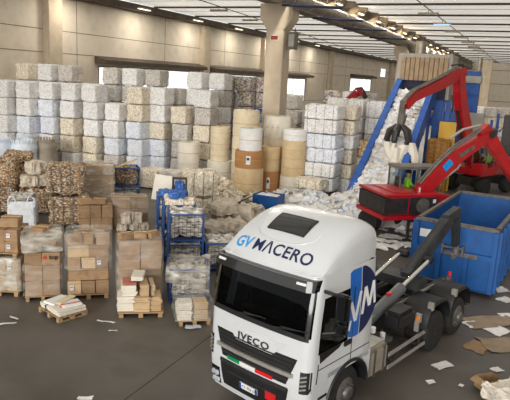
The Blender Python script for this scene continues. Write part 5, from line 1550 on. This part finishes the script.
# F: low pallet with flat white bundles
sF = Stage((38, 312), (65, 328))
pal_at(sF, .5, .45, 0, 'low wooden pallet with flat white bundles, standing free on the floor', 1.05, .85)
for i, (x, y, w, d, h, key) in enumerate(((.26, .45, .48, .78, .14, 'ivory'), (.76, .45, .48, .78, .16, 'ivory'), (.30, .42, .42, .6, .06, 'paper'), (.78, .5, .38, .5, .07, 'paper'), (.55, .5, .2, .6, .05, 'creamp'))):
    z_ = .145 if i < 2 else (.29 if i == 2 else .31 if i == 3 else .36)
    paper_stack(w, d, h, key, sF.P(x, y, z_), sF.a + (.02, -.03, .15, -.2, .4)[i], 'flat bundle of white paper on the low free-standing pallet, %s' % ('lower left', 'lower right', 'upper left', 'upper right', 'narrow topmost')[i], 'bundles on the low pallet', seed=i + 20, strap=('logonavy', None, None, 'redink', None)[i])
# H: small pallet beside the truck
sH = Stage((178, 327), (212, 325))
pal_at(sH, sH.w / 2, .45, 0, 'wooden pallet with wrapped beige bundles beside the truck cab', .85, .85)
for i in range(6):
    x, y, r = .2 + .4 * (i % 2), .25 + .4 * ((i // 2) % 2), i // 4
    paper_stack(.38, .38, .27 if i < 4 else .2, 'cartonpale' if i % 2 else 'ivory', sH.P(x, y, .145 + .28 * r), sH.a + rnd.uniform(-.1, .1), 'beige paper bundle on the pallet beside the truck, %s' % ('front left', 'front right', 'rear left', 'rear right', 'upper left', 'upper right')[i], 'bundles beside the truck', seed=i + 40, strap='redink' if i == 3 else None)
wrap(sH, -.02, sH.w * .98, .0, .85, .16, .64, 'cloudy film around the beige bundles beside the truck', 'film', .05)

# ------------------------------------------------------------------ blue wire bins
def make_bin(w=1.15, d=1.05, h=1.0):
    o = thing('wire_bin', 'blue wire bin', 'bin')
    for x in (-w / 2 + .03, w / 2 - .03):
        for y in (-d / 2 + .03, d / 2 - .03):
            mb = MB(); mb.b2((x - .03, y - .03, 0), (x + .03, y + .03, h)); mb.build('corner_post', M['bincage'], o)
    for z in (.12, h - .03):
        for a, b in (((-w / 2, -d / 2), (w / 2, -d / 2)), ((w / 2, -d / 2), (w / 2, d / 2)), ((w / 2, d / 2), (-w / 2, d / 2)), ((-w / 2, d / 2), (-w / 2, -d / 2))):
            mb = MB(); mb.bar((*[v * .97 for v in a], z), (*[v * .97 for v in b], z), .045); mb.build('rail', M['bincage'], o)
    for s in (-1, 1):
        mb = MB(); mb.b2((s * (w / 2 - .01), -d / 2 + .06, .14), (s * (w / 2 - .02), d / 2 - .06, h - .06)); mb.build('side_sheet', M['bincage'], o)
    mb = MB(); mb.b2((-w / 2 + .03, -d / 2 + .03, .1), (w / 2 - .03, d / 2 - .03, .14)); mb.build('bin_floor', M['bincage'], o)
    for s in (-1, 1):
        mb = MB(); y = s * (d / 2 - .02)
        for i in range(9): x = -w / 2 + .06 + (w - .12) * i / 8; mb.tube([(x, y, .14), (x, y, h - .05)], .006, 4)
        for i in range(5): z = .2 + (h - .3) * i / 4; mb.tube([(-w / 2 + .04, y, z), (w / 2 - .04, y, z)], .006, 4)
        mb.build('wire_mesh', M['wire'], o)
    return freeze(o)


bn = make_bin()
sG = Stage((166, 302), (208, 303))
def wbin(x, y, z, lab, fill, flab, seed, h=.92):
    p = sG.P(x, y, z); place(bn, lab, p, sG.a + .14, 'blue wire bins')
    me = lump(1.02, .92, h, .10, 9, seed, 3.0, 2, .1); me.materials.append(M[fill])
    f = bpy.data.objects.new('scrap_paper_load', me); COL.objects.link(f); f.location = p + Vector((0, 0, .15)); f.rotation_euler.z = sG.a + .14
    tag(f, flab, 'scrap paper'); f['kind'] = 'stuff'
wbin(.58, .55, 0, 'blue wire bin on the floor in front, draped with plastic film', 'mixpap', 'loose scrap paper in the front floor bin', 1, .8)
wbin(.35, 3.0, 0, 'blue wire bin on the floor under the raised front bin', 'mixpap', 'loose scrap paper in the bin under the raised bin', 2, .82)
wbin(.35, 3.0, 1.02, 'raised blue wire bin with neatly filled white front', 'mixpap', 'white and grey scrap paper filling the raised front bin', 3)
wbin(.05, 4.3, 0, 'blue wire bin on the floor behind the raised front bin', 'mixpap', 'scrap paper in the floor bin behind', 4, .82)
wbin(.05, 4.3, 1.02, 'raised blue wire bin behind, directly behind the white-front bin', 'b_cream', 'cream scrap paper heaped in the raised middle bin', 5, .95)
wbin(-.28, 5.6, 0, 'blue wire bin on the floor at the rear of the bins', 'mixpap', 'scrap paper in the rear floor bin', 6, .82)
wbin(-.28, 5.6, 1.02, 'raised blue wire bin farthest back, blue bags heaped on it', 'mixpap', 'scrap paper in the raised rear bin', 7, .85)
wbin(1.55, 3.3, 0, 'blue wire bin on the floor half hidden by the truck cab', 'mixpap', 'scrap paper in the bin half hidden by the cab', 8)
for i, (x, y, z) in enumerate(((-.5, 5.3, 1.97), (-.05, 5.4, 1.98), (.0, 4.2, 2.12))):
    me = lump(.55, .5, .26, .09, 6, 50 + i, 3, 2, .5); me.materials.append(M['bluepl'])
    o = bpy.data.objects.new('blue_bag', me); COL.objects.link(o); o.location = sG.P(x, y, z); o.rotation_euler.z = .5 * i; tag(o, 'crumpled blue plastic bag on the raised bins, %s' % ('left rear', 'right rear', 'nearest')[i], 'bag', 'blue plastic bags on the bins')
# plastic sheet draped over the front bin
mb = MB(); rows = []
for i in range(9):
    t = i / 8; row = []
    for j in range(13):
        u = j / 12; x = -.02 + 1.25 * u; y = lerp(1.1, -.03, min(1, t * 1.5)); z = 1.06 + .12 * noise.noise(Vector((x * 3, t * 5, 2))) if t < .66 else 1.0 - (t - .66) * (1.2 + .8 * u)
        if t >= .66: y = -.10 - .05 * noise.noise(Vector((x * 4, t * 6, 1)))
        row.append(sG.P(x, y, z + .04))
    rows.append(row)
mb.grid(rows); tag(mb.build('plastic_sheet', M['filmthick'], smooth=True, fix=False), 'crumpled clear plastic sheet draped over the front wire bin', 'plastic film')

# ------------------------------------------------------------------ the middle heaps on the left
def load(name, w, d, h, key, loc, rz, label, cat, group=None, amp=.10, seed=0, rnd_=.2, fr=2.6, taper=0., wires=0):
    me = lump(w, d, h, amp, 10, seed, fr, 2, rnd_, taper); me.materials.append(M[key])
    o = bpy.data.objects.new(name, me); COL.objects.link(o); o.location = loc; o.rotation_euler.z = rz; tag(o, label, cat, group)
    for i in range(wires):
        x = ((i + .5) / wires - .5) * w; mb = MB(); y = d / 2 + .03; mb.tube([(x, -y, 0), (x, y, 0), (x, y, h), (x, -y, h), (x, -y, 0)], .014, 5, caps=False); mb.build('binding_wire', M['wire'], o)
    return o


LR = R(14)
def at(px, Y, z=0.):
    p = A(px, 200, Y); return Vector((p.x, Y, z))
wb = 'brown waste bales behind the cartons'
load('waste_bale', 1.3, 1.2, 1.2, 'b_waste', at(2, 25.2), LR, 'mixed brown waste bale on the floor at the left edge behind the white big bag', 'bale', wb, seed=1, wires=3)
load('waste_bale', 1.3, 1.2, 1.25, 'b_shred', at(3, 25.2, 1.21), LR, 'shredded brown waste bale lying on top at the left edge', 'bale', wb, seed=2, wires=3)
load('waste_bale', 1.25, 1.2, 1.15, 'b_shred', at(36, 25.6), LR, 'shredded brown waste bale directly behind the white big bag', 'bale', wb, seed=3, wires=3)
load('waste_bale', 1.25, 1.2, 1.25, 'b_shred', at(20, 27.2, 1.19), LR, 'shredded brown bale rising behind the clear sacks', 'bale', wb, seed=8)
load('waste_bale', 1.25, 1.2, 1.15, 'b_shred', at(20, 27.2), LR, 'brown bale low behind the clear sacks', 'bale', wb, seed=9)
for i, (px, Y, z) in enumerate(((30, 25.3, 1.18), (44, 25.6, 1.18), (37, 25.4, 1.72))):
    load('scrap_sack', .72, .8, .58, 'sacks', at(px, Y, z), LR + .3 * i, 'clear sack of scrap paper on the bale behind the big bag, %s' % ('left', 'right', 'topmost')[i], 'sack', 'clear scrap sacks', .10, 10 + i, .5)
load('waste_bale', 1.55, 1.3, 1.2, 'b_waste', at(69, 23.9), LR, 'mixed waste bale on the floor right of the white big bag', 'bale', wb, seed=4, wires=4)
load('waste_bale', 1.5, 1.3, 1.25, 'b_waste', at(67, 24.1, 1.21), LR, 'mixed waste bale on top, right of the clear sacks', 'bale', wb, seed=5, wires=4)
# white big bag
p = at(23, 23.1); bg_ = thing('big_bag', 'square white woven big bag full of scrap, standing before the brown bales', 'bag', p, LR)
me = lump(1.12, 1.05, 1.12, .05, 10, 21, 2, 1, .25); me.materials.append(M['bag']); o = bpy.data.objects.new('bag_body', me); COL.objects.link(o); o.parent = bg_
for sx in (-1, 1):
    for sy in (-1, 1):
        mb = MB(); mb.tube([(sx * .5, sy * .46, .9), (sx * .48, sy * .44, 1.25), (sx * .3, sy * .44, 1.36), (sx * .2, sy * .44, 1.1)], .03, 6); mb.build('lifting_loop', M['bag'], bg_, smooth=True)
me = lump(.85, .8, .22, .08, 8, 22, 3, 2, .4); me.materials.append(M['mixpap']); o = bpy.data.objects.new('bag_contents', me); COL.objects.link(o); o.parent = bg_; o.location = (0, 0, 1.08); o['kind'] = 'stuff'
# wrapped carton loads behind stack C
def carton_load(px0, px1, by, rows, ncol, d, h, desc, key='carton', film_='film', z0=0.):
    st_ = Stage((px0, by), (px1, by - (px1 - px0) * .03)); w = round(st_.w / ncol - .015, 3)
    for r in range(rows):
        for c in range(ncol):
            carton(w, d, h - .012, key, st_.P((w + .012) * (c + .5), d / 2, z0 + r * h), st_.a + rnd.uniform(-.02, .02), 'brown carton %s, %s row up, %s from left' % (desc, ORD[r], NTH[c]), 'cartons ' + desc)
    if film_: wrap(st_, 0, st_.w, .0, d, z0 + .05, z0 + rows * h, 'clear film around the carton load %s' % desc, film_, .06)
    return st_
st_ = carton_load(86, 114, 216, 5, 2, 1.0, .46, 'behind the brown floor cartons', 'cartonpale', 'filmthick')
st_ = carton_load(79, 113, 231, 2, 3, .8, .52, 'in front of the film-clouded load', 'carton', None)
for i, x in enumerate((.25, .85)): carton(.5, .5, .2, 'carton', st_.P(x, .4, 1.05), st_.a + (.3, -.2)[i], 'flat carton lying on the floor cartons before the clouded load, %s' % ('left', 'right')[i], 'flat cartons')
st_ = carton_load(113, 148, 228, 3, 2, 1.0, .41, 'beside the blue bins', 'carton', 'film')
for i in range(3): load('scrap_sack', .42, .42, .3, 'sacks', st_.P(.35 + .4 * i, -.5, 0), .3 * i, 'small clear sack on the floor before the bin-side cartons, %s' % ('left', 'middle', 'right')[i], 'sack', 'small clear sacks', .07, 60 + i, .5)
for i in range(2): load('scrap_sack', .4, .4, .45, 'sacks', st_.P(.5 + .42 * i, -.5, .29), .3 * i, 'small clear sack piled on others before the bin-side cartons, %s' % ('left', 'right')[i], 'sack', 'small clear sacks', .07, 64 + i, .5)
st2 = Stage((114, 210), (148, 209))
for r in range(2):
    p = st2.P(.62, .6, 1.0 * r + .01 * r); place(bn, 'blue wire bin behind the bin-side cartons, %s one' % ('lower', 'upper')[r], p, st2.a, 'blue wire bins', (1.05, 1, .98))
    load('scrap_paper_load', 1.05, .92, .82, 'b_waste' if r else 'mixpap', p + Vector((0, 0, .14)), st2.a, 'scrap in the %s bin behind the bin-side cartons' % ('lower', 'upper')[r], 'scrap paper', None, .1, 70 + r, .2)['kind'] = 'stuff'
mb = MB(); mb.box((0, 0, 0), (1.1, .18, .03), (.1, -.35, .2)); tag(mb.build('cardboard_strip', M['cartonpale'], loc=st2.P(.62, .3, 2.18), rz=st2.a), 'pale cardboard strip slanting on top of the upper bin of scrap', 'cardboard')
# cream load with film right of the bins, and sacks behind the cab
p = at(201, 25.5); load('waste_bale', 1.2, 1.15, 1.1, 'b_cream', p, LR, 'cream paper bale on the floor right of the blue bins', 'bale', None, .1, 30, .2, wires=3)
load('waste_bale', 1.25, 1.15, 1.15, 'b_cream', p + Vector((0, 0, 1.11)), LR, 'film-covered cream paper bale on top, right of the blue bins', 'bale', None, .12, 31, .4, wires=3)
for i, (px, Y, z, w, h, key) in enumerate(((212, 21.6, 0, 1.3, .95, 'sacks'), (232, 22.0, 0, 1.2, .95, 'sacks'), (222, 22.8, .9, 1.2, .5, 'sacks'), (206, 22.9, .0, 1.1, 1.15, 'sacks'), (243, 23.4, 0, 1.2, 1.1, 'sacks'), (226, 24.4, 0, 1.4, 1.25, 'sacks'), (213, 20.0, 0, 1.0, .7, 'cartonpale'), (250, 25.2, 0, 1.2, .9, 'sacks'))):
    load('scrap_sack', w, 1.0, h, key, at(px, Y, z), .4 * i, 'large clear sack heap behind the truck cab, %s' % ('front left', 'front right', 'topmost', 'left behind', 'right behind', 'middle behind', 'pale front corner', 'far right')[i], 'sack', 'large sacks behind the cab', .12, 80 + i, .4, taper=.1)
# things standing on the rear bins
o = thing('black_frame', 'black open frame with a blue bag inside, on the rear raised bin', 'frame', sG.P(-.05, 5.95, 1.97), sG.a)
for a, b in (((-.28, 0, 0), (.28, .3, .05)), ((-.28, 0, .55), (.28, .3, .6)), ((-.28, 0, .05), (-.22, .3, .55)), ((.22, 0, .05), (.28, .3, .55))): mb = MB(); mb.b2(a, b); mb.build('frame_bar', M['black'], o)
me = lump(.34, .24, .42, .05, 6, 91, 3, 2, .4); me.materials.append(M['bluepl']); q = bpy.data.objects.new('blue_bag', me); COL.objects.link(q); q.parent = o; q.location = (0, .15, .05)
mb = MB(); mb.box((0, 0, .5), (.7, .05, 1.0), (-.35, .12, 0)); tag(mb.build('cream_panel', M['ivory'], loc=sG.P(-.75, 6.6, 1.55), rz=sG.a), 'cream cardboard panel leaning beside the black frame behind the bins', 'panel')
# blue open box bin near the rolls
p = G(268, 212); ob = thing('blue_box', 'open blue steel box of paper standing behind the cab roof', 'bin', (p.x, 28.2, 0), HALL)
for a, b in (((-.65, -.5, .1), (.65, -.46, .85)), ((-.65, .46, .1), (.65, .5, .85)), ((-.65, -.46, .1), (-.61, .46, .85)), ((.61, -.46, .1), (.65, .46, .85))): mb = MB(); mb.b2(a, b); mb.build('side', M['conblue'], ob)
mb = MB(); mb.b2((-.61, -.46, 0), (.61, .46, .12)); mb.build('bottom', M['conblue'], ob)
me = lump(1.15, .85, .72, .08, 8, 95, 3, 2, .3); me.materials.append(M['paperstrew']); q = bpy.data.objects.new('paper_fill', me); COL.objects.link(q); q.parent = ob; q.location = (0, 0, .12); q['kind'] = 'stuff'
p = at(246, 27.2); mb = MB(); mb.b2((-.4, -.35, 0), (.4, .35, .5)); o = mb.build('dark_crate', M['darkblue'], loc=p, rz=HALL + .3, bevel=.03); tag(o, 'dark blue crate on the floor left of the open blue box', 'crate')
mb = MB(); mb.bar((-.4, 0, .52), (.3, -.2, .95), .5, .04); mb.build('lid', M['darkblue'], o)

# ------------------------------------------------------------------ loose paper
def strew(name, label, key, n, fn, smin, smax, seed, base=None):
    """n bent sheets laid by fn(u) -> (point, normal); base: rows of an underlying mound"""
    rr = random.Random(seed); mb = MB()
    if base: mb.grid(base)
    for i in range(n):
        p, nr = fn(rr); w, d = rr.uniform(smin, smax), rr.uniform(smin, smax) * .7
        q = nr.to_track_quat('Z', 'Y').to_matrix() @ Euler((rr.gauss(0, .32), rr.gauss(0, .32), rr.uniform(0, 6.28))).to_matrix()
        b = rr.uniform(-.12, .22) * w
        vs = [(-w / 2, -d / 2, b), (0, -d / 2, 0), (w / 2, -d / 2, b * .6), (-w / 2, d / 2, b), (0, d / 2, 0), (w / 2, d / 2, b * .4)]
        mb.add([p + q @ Vector(v) for v in vs], [(0, 1, 4, 3), (1, 2, 5, 4)], 0)
    o = mb.build(name, M[key], fix=False); tag(o, label, 'paper', kind='stuff'); return o


def mound_rows(hf, x0, x1, y0, y1, n=28, m=28):
    return [[Vector((lerp(x0, x1, j / m), lerp(y0, y1, i / n), hf(lerp(x0, x1, j / m), lerp(y0, y1, i / n)) - .02)) for j in range(m + 1)] for i in range(n + 1)]


def fld(hf, x0, x1, y0, y1):
    def f(rr):
        for _ in range(30):
            x, y = rr.uniform(x0, x1), rr.uniform(y0, y1); z = hf(x, y)
            if z > .03 or rr.random() < .12: break
        e = .15; nr = Vector((-(hf(x + e, y) - hf(x - e, y)) / (2 * e), -(hf(x, y + e) - hf(x, y - e)) / (2 * e), 1)).normalized()
        return Vector((x, y, max(z, .01) + rr.uniform(.0, .10))), nr
    return f


def hump(cx_, cy_, rx, ry, h): return lambda x, y: h * max(0, 1 - ((x - cx_) / rx) ** 2 - ((y - cy_) / ry) ** 2)
hs1 = [hump(2.6, 29.6, 1.8, 1.5, .75), hump(4.4, 29.2, 1.5, 1.3, .7), hump(1.6, 30.2, 1.2, 1.0, .55), hump(3.3, 28.0, 1.6, 1.2, .45), hump(4.9, 27.6, 1.2, 1.4, .4)]
hf1 = lambda x, y: max(h(x, y) for h in hs1) * (1 + .25 * noise.noise(Vector((x * 1.7, y * 1.7, 0)))) - .01
strew('loose_paper_heap', 'heap of loose white paper on the floor left of the conveyor foot', 'paperstrew', 900, fld(hf1, .6, 6.2, 26.4, 31.4), .18, .6, 5, mound_rows(hf1, .6, 6.2, 26.4, 31.4))
hs2 = [hump(.1, 29.3, 1.6, 1.0, .5), hump(-1.6, 29.6, 1.6, 1.3, .6), hump(-2.9, 30.4, 1.6, 1.3, .7), hump(-.6, 28.6, 1.3, .8, .35), hump(-2.0, 32.6, 1.6, 1.0, .6)]
hf2 = lambda x, y: max(h(x, y) for h in hs2) - .01
strew('cream_paper_heap', 'heap of loose cream paper on the floor at the feet of the rolls', 'b_cream', 600, fld(hf2, -4.4, 1.6, 27.6, 33.2), .2, .6, 6, mound_rows(hf2, -4.4, 1.6, 27.6, 33.2))
# paper riding up the belt and slumping at its foot
CM = Matrix.Translation((cvl.x, cvl.y, 0)) @ Matrix.Rotation(HALL, 4, 'Z')
def belt_pt(x, t):
    h = .14 + (.20 + .18 * noise.noise(Vector((x * 1.3, t * .9, 4))) + .12 * noise.noise(Vector((x * 3, t * 2.4, 9)))) * (1 - (abs(x) / 1.1) ** 4) + max(0, 3.0 - t) * .10
    return CM @ Vector(cvp(x, t, max(h, .02)))
def belt_fn(rr):
    x, t = rr.uniform(-.82, .82), rr.uniform(-.3, 8.9); nr = CM.to_3x3() @ Vector((0, -math.sin(sl), math.cos(sl)))
    return belt_pt(x, t) + nr * rr.uniform(0, .1), nr
brow = [[belt_pt(lerp(-.92, .92, j / 14), lerp(-.5, 9.0, i / 50)) for j in range(15)] for i in range(51)]
strew('conveyed_paper', 'thick layer of loose white paper riding up the blue conveyor', 'paperstrew', 1300, belt_fn, .2, .65, 8, brow)
fp = CM @ Vector((.3, -1.2, 0))
hs3 = [hump(fp.x, fp.y, 2.6, 2.2, 1.25), hump(fp.x + 1.6, fp.y - .6, 1.8, 1.6, .8), hump(fp.x - 1.2, fp.y - 1.2, 1.6, 1.4, .5), hump(fp.x + 2.6, fp.y + 1.0, 1.6, 1.6, 1.0)]
hf3 = lambda x, y: max(h(x, y) for h in hs3) * (1 + .2 * noise.noise(Vector((x * 1.5, y * 1.5, 3)))) - .01
strew('spilled_paper_heap', 'big heap of white paper at the foot of the blue conveyor', 'paperstrew', 900, fld(hf3, fp.x - 3, fp.x + 4.4, fp.y - 3, fp.y + 2.4), .2, .6, 9, mound_rows(hf3, fp.x - 3, fp.x + 4.4, fp.y - 3, fp.y + 2.4))
p = at(446, 27.9); load('scrap_sack', 1.3, 1.0, .95, 'sacks', p + Vector((0, 0, 0)), .3, 'pale sack of paper behind the left rim of the blue container', 'sack', None, .12, 99, .4, taper=.1)

# single sheets lying about on the floor
def sheet(px, py, w, d, rz, key, label, group=None, name='paper_sheet', curl=.03, cat='paper', seed=0):
    p = G(px, py); rr = random.Random(seed * 13 + int(px)); rows = []
    for i in range(5):
        row = []
        for j in range(5):
            x, y = (j / 4 - .5) * w * (1 + rr.uniform(-.12, .12)), (i / 4 - .5) * d * (1 + rr.uniform(-.12, .12))
            row.append((x, y, .012 + max(0, curl * (noise.noise(Vector((x * 5 + px, y * 5, py))) + .3))))
        rows.append(row)
    mb = MB(); mb.grid(rows); mb.grid([[(a, b, max(c - .008, .002)) for a, b, c in r] for r in rows][::-1])
    o = mb.build(name, M[key], loc=p, rz=rz, smooth=False); tag(o, label, cat, group); return o
n_ = 0
SH = [(442, 366, .50, .28, .5, 'paper', 'long white sheet lying alone on the floor beside the truck'),
      (431, 382.5, .18, .16, .2, 'paper', 'small white scrap on the floor left of the open brown box'),
      (461, 386, .13, .10, .9, 'paper', 'tiny white scrap on the floor nearest the open brown box'),
      (497, 370, .28, .22, .4, 'paper', 'crumpled white scrap on the floor just above the open brown box'),
      (474, 325, .55, .45, .2, 'paper', 'white sheets lying at the left end of the flattened cardboard'),
      (498, 331, .62, .5, .6, 'paper', 'crumpled white sheets lying on the floor between the two flattened cardboards'),
      (506, 316, .4, .35, .1, 'paper', 'white sheet lying at the right edge behind the flattened cardboard'),
      (505, 300, .5, .4, .6, 'paper', 'crumpled white sheet lying near the container corner'),
      (500, 290, .5, .5, .2, 'paper', 'loose white sheet against the container side'),
      (8, 324, .42, .08, .4, 'paper', 'torn white strip on the floor at the left edge'),
      (14, 318.5, .3, .06, -.5, 'paper', 'thin white strip crossing the floor at the left edge'),
      (106, 322, .5, .05, -.2, 'paper', 'thin white strip on the floor right of the low pallet'),
      (113, 331, .22, .05, .3, 'paper', 'tiny white strip in front of the leaning-sheet pallet'),
      (85, 398.5, .3, .12, .1, 'paper', 'white scrap on the floor at the bottom edge'),
      (193, 327.5, .4, .25, .2, 'bagcool', 'pale blue plastic scrap at the foot of the pallet beside the cab')]
for a in SH: sheet(*a)
sheet(490, 322, 1.5, .75, .3, 'greycard', 'flattened brown cardboard lying on the floor beyond the truck tail', None, 'flat_cardboard', .04, 'cardboard')
sheet(503, 346, 1.1, .85, .1, 'greycard', 'large flattened cardboard at the right edge of the floor', None, 'flat_cardboard', .05, 'cardboard')
sheet(478, 347, .7, .55, .8, 'carton', 'darker flattened cardboard half under the large one', None, 'flat_cardboard', .03, 'cardboard')
rr = random.Random(21); NM = ['first', 'second', 'third', 'fourth', 'fifth', 'sixth', 'seventh', 'eighth', 'ninth', 'tenth', 'eleventh', 'twelfth', 'thirteenth', 'fourteenth', 'fifteenth', 'sixteenth', 'seventeenth', 'eighteenth', 'nineteenth', 'twentieth', 'twenty-first', 'twenty-second']
pts = [(378, 240), (384, 236), (390, 242), (395, 238), (386, 246), (396, 247), (404, 244), (410, 246), (380, 247), (372, 244), (416, 228), (419, 236), (404, 233), (398, 228), (413, 240), (420, 231), (425, 226), (429, 245)]
for i, (x, y) in enumerate(sorted(pts)): sheet(x, y, rr.uniform(.5, .95), rr.uniform(.4, .7), rr.uniform(0, 3), 'paper', 'white sheet strewn on the floor under the near excavator, %s from left' % NM[i], 'sheets under the near excavator', curl=.08, seed=i)
# open carton and sack in the right corner
p = G(488, 388); oc = thing('open_carton', 'open empty brown carton on the floor at the lower right', 'carton', p, R(20))
w, d, h = .46, .36, .26
for a, b in (((-w / 2, -d / 2, 0), (w / 2, -d / 2 + .01, h)), ((-w / 2, d / 2 - .01, 0), (w / 2, d / 2, h)), ((-w / 2, -d / 2 + .01, 0), (-w / 2 + .01, d / 2 - .01, h)), ((w / 2 - .01, -d / 2 + .01, 0), (w / 2, d / 2 - .01, h))): mb = MB(); mb.b2(a, b); mb.build('carton_wall', M['carton'], oc)
mb = MB(); mb.b2((-w / 2 + .01, -d / 2 + .01, 0), (w / 2 - .01, d / 2 - .01, .012)); mb.build('carton_bottom', M['carton'], oc)
for a, b in (((-w / 2, -d / 2, h), (-w / 2 - .14, d / 2, h - .08)), ((w / 2, -d / 2, h), (w / 2 + .13, d / 2, h - .1))): mb = MB(); mb.add([(a[0], a[1], a[2]), (b[0], a[1], b[2]), (b[0], b[1], b[2]), (a[0], b[1], a[2]), (a[0], a[1], a[2] - .008), (b[0], a[1], b[2] - .008), (b[0], b[1], b[2] - .008), (a[0], b[1], a[2] - .008)], [(0, 1, 2, 3), (7, 6, 5, 4), (0, 1, 5, 4), (1, 2, 6, 5), (2, 3, 7, 6), (3, 0, 4, 7)]); mb.build('flap', M['carton'], oc)
M['sackprint'] = mat('printed_cream_sack', [(216, 206, 190), (228, 220, 206), (170, 160, 144)], .8, scale=9, bump=.5, bscale=6)
p = G(507, 402); load('paper_sack', .95, .7, .34, 'sackprint', p, R(25), 'cream sack with faint dark print in the lower right corner', 'sack', None, .10, 123, .6)

for k, px in enumerate((92, 112, 132, 152, 172, 190)):
    bale('b_cream' if k % 2 else 'b_grey', 1.2, 1.2, 1.08, k % 3, at(px, 32.4 + .3 * (k % 2)), HALL + .1, '%s single bale in the low row before the bale wall, %s from left' % ('cream' if k % 2 else 'grey', NTH[k]), 'single bales before the bale wall')
